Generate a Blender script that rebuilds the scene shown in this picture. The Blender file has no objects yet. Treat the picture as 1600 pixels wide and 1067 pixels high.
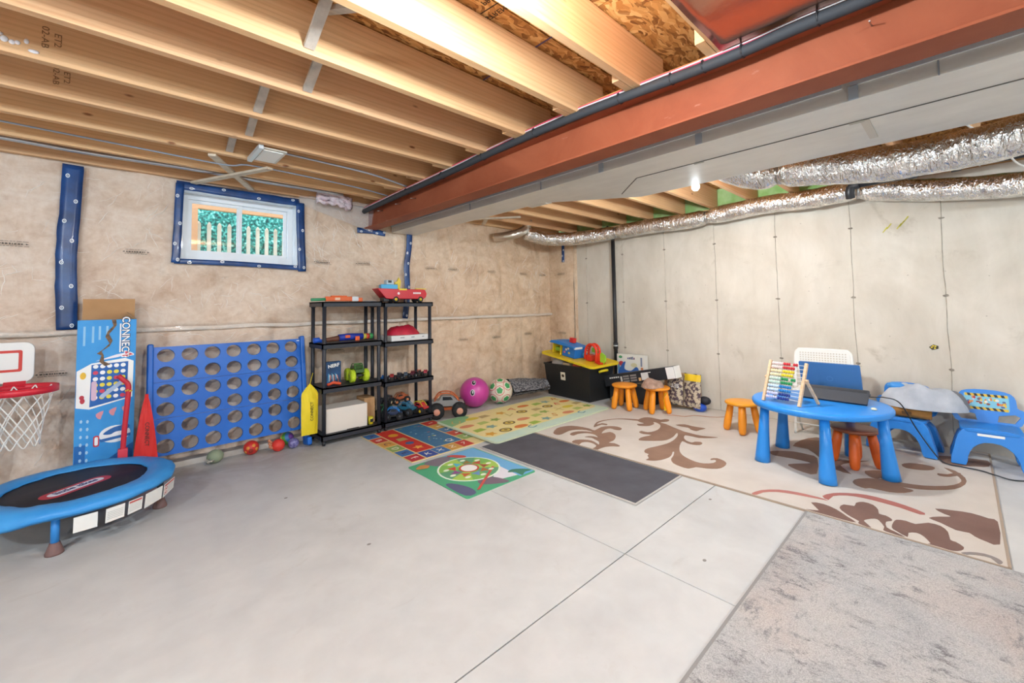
import bpy, bmesh, math, random
from mathutils import Matrix, Vector, noise
from mathutils.geometry import tessellate_polygon
scene = bpy.context.scene
C = scene.collection
PI = math.pi
rnd = random.Random(7)
def R(d): return math.radians(d)

# ------------------------------------------------------------------ camera
cam_d = bpy.data.cameras.new('camera'); cam = bpy.data.objects.new('camera', cam_d); C.objects.link(cam)
cam_d.sensor_fit = 'HORIZONTAL'; cam_d.sensor_width = 36.0
cam_d.lens = 659.78 / 1600 * 36.0
cam_d.shift_y = -(533.5 - 446.34) / 1600
cam_d.clip_start = 0.05
yaw, pitch, roll = R(43.2706), R(2.7457), R(-0.9259)
Fw = Vector((math.sin(yaw)*math.cos(pitch), math.cos(yaw)*math.cos(pitch), math.sin(pitch)))
Rt = Vector((math.cos(yaw), -math.sin(yaw), 0)); Up = Rt.cross(Fw)
r_ = Rt*math.cos(roll) + Up*math.sin(roll); u_ = r_.cross(Fw)
cam.matrix_world = Matrix(((r_.x, u_.x, -Fw.x, 0), (r_.y, u_.y, -Fw.y, 0), (r_.z, u_.z, -Fw.z, 1.30), (0, 0, 0, 1)))
scene.camera = cam

# ------------------------------------------------------------------ world, exposure
w = bpy.data.worlds.new('sky'); scene.world = w; w.use_nodes = True
bg = w.node_tree.nodes['Background']; bg.inputs[0].default_value = (0.62, 0.80, 1.0, 1); bg.inputs[1].default_value = 1.9
scene.view_settings.view_transform = 'Standard'; scene.view_settings.look = 'None'
scene.view_settings.gamma = 1.0; scene.view_settings.use_curve_mapping = False
scene.view_settings.exposure = 1.78
WARM = (0.84, 0.95, 1.03); NEUT = (0.74, 0.93, 1.10); BULBS = [
    # name, location, watts, radius, colour
    ('near', (0.80, 0.94, 2.36), 43, 0.05, WARM),
    ('wall', (3.40, 1.43, 2.235), 55, 0.045, WARM),
    ('left', (-1.9, 1.14, 2.27), 50, 0.06, NEUT),
    ('rear_fill', (-1.4, -2.34, 2.27), 95, 0.08, NEUT),  # unseen bulb added behind the camera as soft fill
    ('side', (3.9, -2.30, 2.27), 30, 0.08, NEUT)]  # second added fill bulb, out of view on the right

# ------------------------------------------------------------------ helpers
def lin(c):
    if isinstance(c, str): c = tuple(int(c[i:i+2], 16) for i in (0, 2, 4))
    return tuple((v/255/12.92 if v/255 <= 0.04045 else ((v/255+0.055)/1.055)**2.4) for v in c) + (1,)
MATS = {}
def mat(col, rough=0.6, metal=0.0, coat=0.0, c2=None, scale=8.0, bump=0.0, bscale=40.0, alpha=1.0, trans=0.0, emit=0.0, stretch=None, spec=0.5, sheen=0.0, detail=4.0, lo=0.35, hi=0.65):
    key = (str(col), rough, metal, coat, str(c2), scale, bump, bscale, alpha, trans, emit, str(stretch), spec, sheen, lo, hi)
    if key in MATS: return MATS[key]
    m = bpy.data.materials.new('m%d' % len(MATS)); m.use_nodes = True; nt = m.node_tree; b = nt.nodes['Principled BSDF']
    b.inputs['Base Color'].default_value = lin(col); b.inputs['Roughness'].default_value = rough
    b.inputs['Metallic'].default_value = metal; b.inputs['Coat Weight'].default_value = coat
    b.inputs['Alpha'].default_value = alpha; b.inputs['Transmission Weight'].default_value = trans
    b.inputs['Specular IOR Level'].default_value = spec; b.inputs['Sheen Weight'].default_value = sheen
    if emit: b.inputs['Emission Color'].default_value = lin(col); b.inputs['Emission Strength'].default_value = emit
    tc = None
    if c2 is not None or bump:
        tc = nt.nodes.new('ShaderNodeTexCoord'); mp = nt.nodes.new('ShaderNodeMapping'); nt.links.new(tc.outputs['Object'], mp.inputs[0])
        if stretch: mp.inputs['Scale'].default_value = stretch
    if c2 is not None:
        n = nt.nodes.new('ShaderNodeTexNoise'); n.inputs['Scale'].default_value = scale; n.inputs['Detail'].default_value = detail
        nt.links.new(mp.outputs[0], n.inputs['Vector'])
        cr = nt.nodes.new('ShaderNodeValToRGB'); nt.links.new(n.outputs[0], cr.inputs[0])
        cr.color_ramp.elements[0].position = lo; cr.color_ramp.elements[1].position = hi
        cr.color_ramp.elements[0].color = lin(col); cr.color_ramp.elements[1].color = lin(c2)
        nt.links.new(cr.outputs[0], b.inputs['Base Color'])
    if bump:
        n = nt.nodes.new('ShaderNodeTexNoise'); n.inputs['Scale'].default_value = bscale; n.inputs['Detail'].default_value = 4
        nt.links.new(mp.outputs[0], n.inputs['Vector'])
        bp = nt.nodes.new('ShaderNodeBump'); bp.inputs['Strength'].default_value = bump; bp.inputs['Distance'].default_value = 0.02
        nt.links.new(n.outputs[0], bp.inputs['Height']); nt.links.new(bp.outputs[0], b.inputs['Normal'])
    MATS[key] = m
    return m
class NT:
    """tiny node-graph helper"""
    def __init__(s, name):
        s.m = bpy.data.materials.new(name); s.m.use_nodes = True; s.nt = s.m.node_tree; s.b = s.nt.nodes['Principled BSDF']
        s.tc = s.n('ShaderNodeTexCoord')
    def n(s, t, **kw):
        o = s.nt.nodes.new(t)
        for k, v in kw.items():
            if k in o.inputs: s.set(o.inputs[k], v)
            else: setattr(o, k, v)
        return o
    def set(s, inp, v):
        if isinstance(v, bpy.types.NodeSocket): s.nt.links.new(v, inp)
        else: inp.default_value = v
    def map(s, scale=(1, 1, 1), loc=(0, 0, 0), rot=(0, 0, 0), src=None):
        o = s.n('ShaderNodeMapping'); s.set(o.inputs[0], src or s.tc.outputs['Object'])
        o.inputs['Scale'].default_value = scale; o.inputs['Location'].default_value = loc; o.inputs['Rotation'].default_value = rot
        return o.outputs[0]
    def noise(s, vec, scale, detail=4, rough=0.5, dist=0.0):
        o = s.n('ShaderNodeTexNoise'); s.set(o.inputs['Vector'], vec); o.inputs['Scale'].default_value = scale
        o.inputs['Detail'].default_value = detail; o.inputs['Roughness'].default_value = rough; o.inputs['Distortion'].default_value = dist
        return o.outputs[0]
    def ramp(s, fac, *stops, interp='LINEAR'):
        o = s.n('ShaderNodeValToRGB'); s.set(o.inputs[0], fac); e = o.color_ramp.elements; o.color_ramp.interpolation = interp
        while len(e) < len(stops): e.new(0.5)
        for k, (p, c) in enumerate(stops):
            e[k].position = p; e[k].color = lin(c) if not isinstance(c, (int, float)) else (c, c, c, 1)
        return o.outputs[0]
    def mix(s, fac, a, b, mode='MIX'):
        o = s.n('ShaderNodeMix', data_type='RGBA', blend_type=mode)
        s.set(o.inputs[0], fac); s.set(o.inputs[6], a if not isinstance(a, str) else lin(a)); s.set(o.inputs[7], b if not isinstance(b, str) else lin(b))
        return o.outputs[2]
    def math(s, op, a, b=0.0):
        o = s.n('ShaderNodeMath', operation=op); s.set(o.inputs[0], a); s.set(o.inputs[1], b); return o.outputs[0]
    def bump(s, h, strength, dist=0.02, normal=None):
        o = s.n('ShaderNodeBump'); o.inputs['Strength'].default_value = strength; o.inputs['Distance'].default_value = dist
        s.set(o.inputs['Height'], h)
        if normal: s.set(o.inputs['Normal'], normal)
        return o.outputs[0]
    def out(s, **kw):
        for k, v in kw.items(): s.set(s.b.inputs[k.replace('_', ' ')], v)
        return s.m

class MB:
    """collects shapes; build() links them as ONE mesh object"""
    def __init__(s): s.v = []; s.f = []; s.mi = []; s.sm = []; s.T = Matrix(); s.k = 0
    def at(s, loc=(0, 0, 0), rz=0, rx=0, ry=0): s.T = Matrix.Translation(loc) @ Matrix.Rotation(rz, 4, 'Z') @ Matrix.Rotation(ry, 4, 'Y') @ Matrix.Rotation(rx, 4, 'X'); return s
    def add(s, vs, fs, smooth=False):
        o = len(s.v); s.v += [tuple(s.T @ Vector(p)) for p in vs]; s.f += [tuple(i+o for i in f) for f in fs]
        s.mi += [s.k]*len(fs); s.sm += [smooth]*len(fs); return s
    def box(s, c, d, taper=1.0):
        x, y, z = c; a, b, h = d[0]/2, d[1]/2, d[2]/2; t = taper
        vs = [(x-a, y-b, z-h), (x+a, y-b, z-h), (x+a, y+b, z-h), (x-a, y+b, z-h), (x-a*t, y-b*t, z+h), (x+a*t, y-b*t, z+h), (x+a*t, y+b*t, z+h), (x-a*t, y+b*t, z+h)]
        return s.add(vs, [(0, 3, 2, 1), (4, 5, 6, 7), (0, 1, 5, 4), (1, 2, 6, 5), (2, 3, 7, 6), (3, 0, 4, 7)])
    def bar(s, p, q, wd, th, up=(0, 0, 1)):
        p, q = Vector(p), Vector(q); d = (q-p).normalized(); sd = d.cross(Vector(up)).normalized(); u2 = sd.cross(d)
        vs = []
        for e in (p, q):
            for a, b in ((-1, -1), (1, -1), (1, 1), (-1, 1)): vs.append(e + sd*a*wd/2 + u2*b*th/2)
        return s.add(vs, [(0, 3, 2, 1), (4, 5, 6, 7), (0, 1, 5, 4), (1, 2, 6, 5), (2, 3, 7, 6), (3, 0, 4, 7)])
    def tube(s, pts, r, n=8, closed=False, caps=True):
        pts = [Vector(p) for p in pts]; m = len(pts); rr = r if isinstance(r, (list, tuple)) else [r]*m; vs = []; prev = None
        for i, p in enumerate(pts):
            a = pts[(i-1) % m] if (closed or i > 0) else p; b = pts[(i+1) % m] if (closed or i < m-1) else p
            d = (b-a).normalized()
            if prev is None:
                ref = Vector((0, 0, 1)) if abs(d.z) < 0.9 else Vector((1, 0, 0)); x = d.cross(ref).normalized()
            else: x = (prev - d*prev.dot(d)).normalized()
            prev = x; y = d.cross(x)
            for k in range(n):
                t = 2*PI*k/n; vs.append(p + (x*math.cos(t)+y*math.sin(t))*rr[i])
        fs = []
        for i in range(m if closed else m-1):
            for k in range(n):
                a = i*n+k; b = i*n+(k+1) % n; c = ((i+1) % m)*n+(k+1) % n; d = ((i+1) % m)*n+k; fs.append((a, b, c, d))
        s.add(vs, fs, True)
        if caps and not closed:
            s.add(vs[:n], [tuple(range(n-1, -1, -1))]); s.add(vs[-n:], [tuple(range(n))])
        return s
    def lathe(s, prof, n=20, caps=True, a0=0.0, a1=2*PI):
        full = abs(a1-a0-2*PI) < 1e-6; cnt = n if full else n+1; vs = []
        for (r, z) in prof:
            for k in range(cnt): t = a0+(a1-a0)*k/n; vs.append((r*math.cos(t), r*math.sin(t), z))
        fs = []
        for i in range(len(prof)-1):
            for k in range(n):
                k2 = (k+1) % cnt; fs.append((i*cnt+k, i*cnt+k2, (i+1)*cnt+k2, (i+1)*cnt+k))
        s.add(vs, fs, True)
        if caps and full:
            if prof[0][0] > 1e-5: s.add(vs[:cnt], [tuple(range(cnt-1, -1, -1))])
            if prof[-1][0] > 1e-5: s.add(vs[-cnt:], [tuple(range(cnt))])
        return s
    def cyl(s, p, q, r, n=12, r2=None): return s.tube([p, q], [r, r if r2 is None else r2], n)
    def ball(s, c, r, nu=14, nv=9):
        rx, ry, rz = r if isinstance(r, (tuple, list)) else (r, r, r); vs = []; fs = []
        for i in range(nv+1):
            a = PI*i/nv
            for k in range(nu): t = 2*PI*k/nu; vs.append((c[0]+rx*math.sin(a)*math.cos(t), c[1]+ry*math.sin(a)*math.sin(t), c[2]-rz*math.cos(a)))
        for i in range(nv):
            for k in range(nu): fs.append((i*nu+k, i*nu+(k+1) % nu, (i+1)*nu+(k+1) % nu, (i+1)*nu+k))
        return s.add(vs, fs, True)
    def prism(s, outer, d, holes=(), z0=0.0, smooth=False):
        """outline in local xy, extruded z0 .. z0+d"""
        loops = [list(outer)] + [list(h) for h in holes]; flat = [p for l in loops for p in l]; n = len(flat)
        tri = tessellate_polygon([[Vector((p[0], p[1], 0)) for p in l] for l in loops])
        vs = [(p[0], p[1], z0) for p in flat] + [(p[0], p[1], z0+d) for p in flat]
        fs = [tuple(t) for t in tri] + [tuple(i+n for i in reversed(t)) for t in tri]; s.add(vs, fs)
        o = 0; sf = []
        for l in loops:
            m = len(l)
            for i in range(m): sf.append((o+i, o+(i+1) % m, n+o+(i+1) % m, n+o+i))
            o += m
        return s.add(vs, sf, smooth)
    def flat(s, outer, z=0.0, holes=()):
        loops = [list(outer)] + [list(h) for h in holes]; flat = [p for l in loops for p in l]
        tri = tessellate_polygon([[Vector((p[0], p[1], 0)) for p in l] for l in loops])
        return s.add([(p[0], p[1], z) for p in flat], [tuple(t) for t in tri])
    def grid(s, fn, nu, nv, smooth=True):
        vs = [fn(i/nu, j/nv) for j in range(nv+1) for i in range(nu+1)]
        return s.add(vs, [(j*(nu+1)+i, j*(nu+1)+i+1, (j+1)*(nu+1)+i+1, (j+1)*(nu+1)+i) for j in range(nv) for i in range(nu)], smooth)
    def mesh(s, name, mats):
        me = bpy.data.meshes.new(name); me.from_pydata(s.v, [], s.f)
        for m in (mats if isinstance(mats, (list, tuple)) else [mats]): me.materials.append(m)
        me.polygons.foreach_set('material_index', s.mi); me.polygons.foreach_set('use_smooth', s.sm)
        bm = bmesh.new(); bm.from_mesh(me); bmesh.ops.remove_doubles(bm, verts=bm.verts, dist=1e-5)
        bmesh.ops.recalc_face_normals(bm, faces=bm.faces); bm.to_mesh(me); bm.free(); me.update()
        return me
    def build(s, name, mats, parent=None, bevel=0.0, seg=2, loc=None, rz=0.0, solid=0.0, subsurf=0):
        o = bpy.data.objects.new(name, s.mesh(name, mats)); C.objects.link(o)
        if parent: o.parent = parent
        if loc is not None: o.location = loc
        if rz: o.rotation_euler = (0, 0, rz)
        if subsurf: md = o.modifiers.new('sub', 'SUBSURF'); md.levels = md.render_levels = subsurf
        if solid: md = o.modifiers.new('solid', 'SOLIDIFY'); md.thickness = solid; md.offset = 0
        if bevel:
            md = o.modifiers.new('bevel', 'BEVEL'); md.width = bevel; md.segments = seg; md.limit_method = 'ANGLE'; md.angle_limit = R(40)
            if seg > 2:
                o.data.polygons.foreach_set('use_smooth', [True]*len(o.data.polygons)); md.harden_normals = True
        return o
def tag(o, label, cat=None, group=None, kind=None):
    if label: o['label'] = label
    if cat: o['category'] = cat
    if group: o['group'] = group
    if kind: o['kind'] = kind
    return o
def thing(name, label, cat, loc=(0, 0, 0), rz=0.0, group=None, rx=0.0, ry=0.0):
    o = bpy.data.objects.new(name, None); C.objects.link(o); o.empty_display_size = 0.05
    o.location = loc; o.rotation_euler = (rx, ry, rz)
    return tag(o, label, cat, group)
def struct(name, mb, m, label=None, parent=None, **kw):
    o = mb.build(name, m, parent, **kw)
    if parent is None: o['kind'] = 'structure'
    if label: o['label'] = label
    return o
def dup(o, parent=None, **kw):
    c = o.copy(); C.objects.link(c)
    if parent: c.parent = parent
    for k, v in kw.items(): setattr(c, k, v)
    for ch in list(o.children):
        d = dup(ch, c)
    return c
def text(s, size, m, parent, T, name='lettering', extrude=0.0006, sx=1.0, bold=0.0, align='CENTER'):
    cu = bpy.data.curves.new(name, 'FONT'); cu.body = s; cu.size = size; cu.align_x = align; cu.align_y = 'CENTER'; cu.extrude = extrude; cu.offset = bold; cu.resolution_u = 3
    t = bpy.data.objects.new(name, cu); me = bpy.data.meshes.new_from_object(t); bpy.data.objects.remove(t)
    me.materials.clear(); me.materials.append(m); me.transform(T @ Matrix.Diagonal((sx, 1, 1, 1)))
    o = bpy.data.objects.new(name, me); C.objects.link(o); o.parent = parent
    return o
def TR(loc=(0, 0, 0), x=(1, 0, 0), y=(0, 1, 0)):
    """frame whose local x, y run along the given directions"""
    x = Vector(x).normalized(); y = Vector(y); z = x.cross(y).normalized(); y = z.cross(x)
    return Matrix(((x.x, y.x, z.x, loc[0]), (x.y, y.y, z.y, loc[1]), (x.z, y.z, z.z, loc[2]), (0, 0, 0, 1)))
def circ(cx, cy, r, n=16, ry=None, a0=0.0): return [(cx+r*math.cos(a0+2*PI*i/n), cy+(ry or r)*math.sin(a0+2*PI*i/n)) for i in range(n)]
def rrect(x0, y0, x1, y1, r, n=4):
    out = []
    for cx, cy, a in ((x1-r, y1-r, 0), (x0+r, y1-r, 90), (x0+r, y0+r, 180), (x1-r, y0+r, 270)):
        for k in range(n+1): t = R(a+90*k/n); out.append((cx+r*math.cos(t), cy+r*math.sin(t)))
    return out
def smooth_closed(p, k=3):
    out = []; n = len(p)
    for i in range(n):
        p0, p1, p2, p3 = p[i-1], p[i], p[(i+1) % n], p[(i+2) % n]
        for j in range(k):
            t = j/k; out.append(tuple(0.5*((2*b)+(-a+c)*t+(2*a-5*b+4*c-d)*t*t+(-a+3*b-3*c+d)*t**3) for a, b, c, d in zip(p0, p1, p2, p3)))
    return out
def spline(p, k=6):
    out = []; n = len(p)
    for i in range(n-1):
        p0, p1, p2, p3 = p[max(i-1, 0)], p[i], p[i+1], p[min(i+2, n-1)]
        for j in range(k):
            t = j/k; out.append(tuple(0.5*((2*b)+(-a+c)*t+(2*a-5*b+4*c-d)*t*t+(-a+3*b-3*c+d)*t**3) for a, b, c, d in zip(p0, p1, p2, p3)))
    out.append(tuple(p[-1])); return out

# ------------------------------------------------------------------ special materials
def wood_mat():
    g = NT('joist_wood'); inf = g.n('ShaderNodeObjectInfo')
    off = g.n('ShaderNodeVectorMath', operation='SCALE'); g.set(off.inputs[0], (31.0, 17.0, 23.0)); g.set(off.inputs['Scale'], inf.outputs['Random'])
    ad = g.n('ShaderNodeVectorMath', operation='ADD'); g.set(ad.inputs[0], g.tc.outputs['Object']); g.set(ad.inputs[1], off.outputs[0])
    src = ad.outputs[0]
    n1 = g.noise(g.map((0.7, 9, 14), src=src), 2.2, 6, 0.6, 0.6)
    n2 = g.noise(g.map((1.5, 60, 90), src=src), 2.0, 3, 0.5, 0.0)
    wv = g.n('ShaderNodeTexWave', wave_type='BANDS', bands_direction='Z'); g.set(wv.inputs['Vector'], g.map((0.35, 1, 9), src=src))
    wv.inputs['Scale'].default_value = 1.4; wv.inputs['Distortion'].default_value = 7.0; wv.inputs['Detail'].default_value = 2.0; wv.inputs['Detail Scale'].default_value = 0.8
    c = g.ramp(n1, (0.25, 'E6C09A'), (0.5, 'F0CFAA'), (0.75, 'F5DCBB'))
    c = g.mix(0.24, c, g.ramp(wv.outputs[0], (0.0, 'B98655'), (0.35, 'E6C094'), (1.0, 'EFCFA6')))
    c = g.mix(0.18, c, g.ramp(n2, (0.3, 'A97542'), (0.7, 'EFD0A0')))
    vo = g.n('ShaderNodeTexVoronoi', feature='F1'); g.set(vo.inputs['Vector'], g.map((2.0, 1.0, 5.5), src=src)); vo.inputs['Scale'].default_value = 1.35
    kn = g.ramp(vo.outputs['Distance'], (0.0, 1.0), (0.045, 0.9), (0.085, 0.0))
    c = g.mix(kn, c, '8A5632')
    tint = g.ramp(inf.outputs['Random'], (0.0, 'F3E0D2'), (0.5, 'FFF2DC'), (1.0, 'EAD8C8'))
    c = g.mix(1.0, c, tint, 'MULTIPLY')
    return g.out(Base_Color=c, Roughness=0.62, Normal=g.bump(n2, 0.15, 0.004))
def osb_mat():
    g = NT('osb'); v = g.map((1, 1, 1)); nz = g.n('ShaderNodeTexNoise'); g.set(nz.inputs['Vector'], v); nz.inputs['Scale'].default_value = 6.0
    dv = g.n('ShaderNodeVectorMath', operation='MULTIPLY_ADD'); g.set(dv.inputs[0], nz.outputs['Color']); g.set(dv.inputs[1], (0.12, 0.12, 0)); g.set(dv.inputs[2], v)
    layers = []
    for ang, sc in ((20, 15), (70, 21), (130, 18)):
        vo = g.n('ShaderNodeTexVoronoi', feature='F1'); g.set(vo.inputs['Vector'], g.map((1.0, 3.2, 1), rot=(0, 0, R(ang)), src=dv.outputs[0])); vo.inputs['Scale'].default_value = sc
        layers.append(g.n('ShaderNodeSeparateColor', Color=vo.outputs['Color']).outputs[0])
    a = g.ramp(layers[0], (0.0, '8A5424'), (0.35, 'B97A3A'), (0.7, 'D69A56'), (1.0, 'E7B473'))
    b = g.ramp(layers[1], (0.0, '7A4519'), (0.5, 'C0823F'), (1.0, 'E0AC6A'))
    c = g.mix(g.ramp(layers[2], (0.45, 0.0), (0.55, 1.0)), a, b)
    h = g.math('ADD', layers[0], g.math('MULTIPLY', layers[1], 0.6))
    return g.out(Base_Color=c, Roughness=0.65, Normal=g.bump(h, 0.5, 0.01))
def poly_mat():
    """pink-tan glass wool under a clear wrinkled plastic sheet"""
    g = NT('insulation_under_plastic'); v = g.tc.outputs['Object']
    n1 = g.noise(g.map((1.0, 1, 1.7)), 1.5, 7, 0.62, 1.6); n2 = g.noise(g.map((1, 1, 1.2)), 5.0, 6, 0.65, 1.2); n3 = g.noise(v, 28.0, 3, 0.6)
    c = g.ramp(n1, (0.30, 'C4A690'), (0.46, 'DFCAB7'), (0.60, 'EBDDD0'), (0.78, 'D2B49C'))
    c = g.mix(0.38, c, g.ramp(n2, (0.30, 'B28C70'), (0.5, 'DECABA'), (0.72, 'F2E8DE')))
    c = g.mix(0.16, c, g.ramp(n3, (0.3, 'B98F6E'), (0.7, 'F3E8DC')))
    sx = g.n('ShaderNodeSeparateXYZ', Vector=v)
    warm = g.ramp(g.math('MULTIPLY', g.math('ADD', sx.outputs[0], 1.0), 0.17), (0.1, 0.0), (0.95, 1.0))
    c = g.mix(g.math('MULTIPLY', warm, 0.5), c, g.mix(1.0, c, 'F7E0B4', 'MULTIPLY'))
    wr1 = g.noise(g.map((1.0, 1, 0.35), rot=(0, R(25), 0)), 9.0, 3, 0.6, 2.4)
    wr2 = g.noise(g.map((0.5, 1, 1.6), rot=(0, R(-40), 0)), 7.0, 3, 0.55, 3.0)
    ridge = g.math('ADD', g.math('ABSOLUTE', g.math('SUBTRACT', wr1, 0.5)), g.math('ABSOLUTE', g.math('SUBTRACT', wr2, 0.5)))
    nb = g.bump(ridge, 1.0, 0.17)
    g.b.inputs['Coat Weight'].default_value = 1.0; g.b.inputs['Coat Roughness'].default_value = 0.07; g.b.inputs['Coat IOR'].default_value = 1.5
    g.set(g.b.inputs['Coat Normal'], nb)
    return g.out(Base_Color=c, Roughness=0.85, Normal=g.bump(n2, 0.35, 0.02))
def floor_mat():
    g = NT('slab_concrete'); v = g.tc.outputs['Object']
    n1 = g.noise(v, 1.1, 5, 0.6, 0.8); n2 = g.noise(v, 6.0, 6, 0.6, 0.3); n3 = g.noise(g.map((1, 1, 1), loc=(7, 3, 0)), 2.6, 6, 0.7, 1.5); n4 = g.noise(v, 120, 2)
    c = g.ramp(n1, (0.3, 'B7B9BA'), (0.55, 'C4C6C6'), (0.75, 'CCCDCD'))
    c = g.mix(0.25, c, g.ramp(n2, (0.3, 'BDB9B4'), (0.7, 'E4E1DC')))
    c = g.mix(g.ramp(n3, (0.60, 0.0), (0.75, 0.35)), c, 'A9A39C')
    sx = g.n('ShaderNodeSeparateXYZ', Vector=v)
    dirt = g.ramp(g.math('MULTIPLY', sx.outputs[1], 0.2), (0.66, 0.0), (0.88, 1.0))
    c = g.mix(g.math('MULTIPLY', dirt, g.ramp(n3, (0.35, 0.15), (0.6, 0.75))), c, '9E978F')
    return g.out(Base_Color=c, Roughness=g.ramp(n2, (0.3, 0.42), (0.7, 0.58)), Normal=g.bump(n4, 0.04, 0.003))
def concrete_mat():
    g = NT('wall_concrete'); v = g.tc.outputs['Object']
    n1 = g.noise(v, 1.2, 6, 0.6, 0.7); n2 = g.noise(g.map((1, 1, 0.4)), 5.0, 6, 0.65, 0.4); n3 = g.noise(g.map((1, 1, 1), loc=(3, 9, 2)), 2.0, 7, 0.7, 1.0)
    c = g.ramp(n1, (0.3, 'C6BDAE'), (0.5, 'D5CDBF'), (0.7, 'DFD8CC'))
    c = g.mix(0.3, c, g.ramp(n2, (0.3, 'B3A999'), (0.7, 'E0D9CE')))
    c = g.mix(g.ramp(n3, (0.60, 0.0), (0.72, 0.5)), c, 'A89C8A')
    vo = g.n('ShaderNodeTexVoronoi', feature='F1'); g.set(vo.inputs['Vector'], v); vo.inputs['Scale'].default_value = 9.0
    c = g.mix(g.ramp(vo.outputs['Distance'], (0.03, 0.55), (0.06, 0.0)), c, '8B8173')
    return g.out(Base_Color=c, Roughness=0.75, Normal=g.bump(n2, 0.12, 0.01))
def foil_mat():
    g = NT('foil_wrap'); v = g.tc.outputs['Object']
    n1 = g.noise(g.map((1, 2.2, 1)), 22.0, 2, 0.5, 1.0); n2 = g.noise(v, 7.0, 3, 0.5, 1.0)
    return g.out(Base_Color=g.ramp(n2, (0.3, 'D2D0CE'), (0.7, 'FAFAF8')), Metallic=1.0, Roughness=0.20, Normal=g.bump(g.math('ADD', n1, n2), 1.0, 0.020))
def duct_mat():
    g = NT('galvanised'); v = g.tc.outputs['Object']; n1 = g.noise(v, 3.0, 5, 0.6, 0.5); n2 = g.noise(g.map((1, 0.15, 1)), 16.0, 3)
    c = g.ramp(n1, (0.3, 'D6D4CE'), (0.7, 'E4E2DC')); c = g.mix(0.15, c, g.ramp(n2, (0.3, 'C9C6C0'), (0.7, 'F0EEE8')))
    return g.out(Base_Color=c, Metallic=0.45, Roughness=0.5)
def beam_mat():
    g = NT('red_oxide_steel'); v = g.tc.outputs['Object']; n1 = g.noise(v, 2.2, 6, 0.65, 0.6); n2 = g.noise(g.map((1, 0.25, 1)), 30, 4, 0.6)
    c = g.ramp(n1, (0.3, '8B4830'), (0.7, 'A05A3E')); c = g.mix(g.ramp(n2, (0.68, 0.0), (0.76, 0.55)), c, 'B98474')
    g.b.inputs['Specular IOR Level'].default_value = 0.2
    return g.out(Base_Color=c, Roughness=0.55)
def rug_grey_mat():
    g = NT('distressed_rug'); v = g.tc.outputs['Object']
    n0 = g.noise(v, 2.2, 4, 0.6, 0.5); n1 = g.noise(g.map((3.0, 1.3, 1)), 5.5, 8, 0.82, 0.2); n2 = g.noise(g.map((1.3, 3.4, 1)), 5.0, 8, 0.82, 0.2); n3 = g.noise(v, 260, 2); n4 = g.noise(g.map((1, 1, 1), loc=(4, 4, 0)), 1.4, 4); n5 = g.noise(g.map((1, 1, 1), loc=(9, 1, 0)), 2.6, 5, 0.7, 0.8)
    c = g.ramp(n0, (0.3, '9FA1A3'), (0.5, 'B4B4B4'), (0.7, 'BFBBB7'))
    c = g.mix(g.ramp(n4, (0.50, 0.0), (0.66, 0.6)), c, 'BFA99E')
    c = g.mix(g.math('MULTIPLY', g.ramp(n1, (0.50, 0.0), (0.58, 0.95)), g.ramp(n5, (0.46, 0.0), (0.56, 1.0))), c, '5E5C60')
    c = g.mix(g.math('MULTIPLY', g.ramp(n2, (0.50, 0.0), (0.58, 0.9)), g.ramp(n5, (0.36, 1.0), (0.46, 0.0))), c, '67666A')
    c = g.mix(0.30, c, g.ramp(n3, (0.35, '6A6866'), (0.65, 'E2E0DE')))
    return g.out(Base_Color=c, Roughness=0.95, Normal=g.bump(n3, 0.5, 0.006))
WOOD = wood_mat(); OSB = osb_mat(); POLY = poly_mat(); SLAB = floor_mat(); CONC = concrete_mat(); FOIL = foil_mat(); DUCT = duct_mat(); BEAM = beam_mat(); GREYRUG = rug_grey_mat()
PLAST = mat('E9EEF2', 0.15, alpha=0.28, coat=0.5)
TAPE = mat('123567', 0.32, coat=0.3, c2='1E4E8E', scale=6); TAPEW = mat('E8EEF5', 0.4)
BLACK = mat('26272B', 0.45); WHITE = mat('EDEDEB', 0.5); DARKGREY = mat('3B3C40', 0.5)
BLUE = mat('1766C4', 0.38, spec=0.5); LBLUE = mat('3FA0EA', 0.38); ORANGE = mat('F0941F', 0.42); TOMATO = mat('E0641F', 0.42)
RED = mat('CC2222', 0.45); YEL = mat('F2D21E', 0.45); GREEN = mat('3FA535', 0.5); CARD = mat('BE9468', 0.8, c2='B0875C', scale=5)
LWOOD = mat('E3C3A0', 0.55, c2='D8B48C', scale=10, stretch=(1, 1, 6)); INK = mat('2B2622', 0.7); METAL = mat('B8B8B8', 0.3, metal=1.0)
# ================================================================== STRUCTURE
X0, X1, Y0, Y1, ZJ, ZC = -3.4, 5.35, -4.6, 4.68, 2.46, 2.71
# floor: four slabs meeting at the control joints, over the bed
mb = MB(); mb.box(((X0+X1)/2, (Y0+Y1)/2, -0.11), (X1-X0+0.6, Y1-Y0+0.6, 0.04))
fl = struct('floor', mb, mat('6E6A66', 0.9), 'pale grey concrete basement floor with saw-cut joints')
gx, gy, gw = 1.965, 1.262, 0.0028
for (xa, xb) in ((X0-0.3, gx-gw), (gx+gw, X1+0.3)):
    for (ya, yb) in ((Y0-0.3, gy-gw), (gy+gw, Y1+0.3)):
        mb = MB(); mb.box(((xa+xb)/2, (ya+yb)/2, -0.045), (xb-xa, yb-ya, 0.09)); mb.build('slab', SLAB, fl)

for (x, y) in ((0.89, 3.26), (2.90, 1.20), (1.05, 2.3), (2.2, 0.95)):
    mb = MB(); mb.at((x, y, 0.0)); mb.prism(circ(0, 0, 0.012, 8, 0.009), 0.0008); mb.build('floor_spot', mat('8A8580', 0.8), fl)
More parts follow.
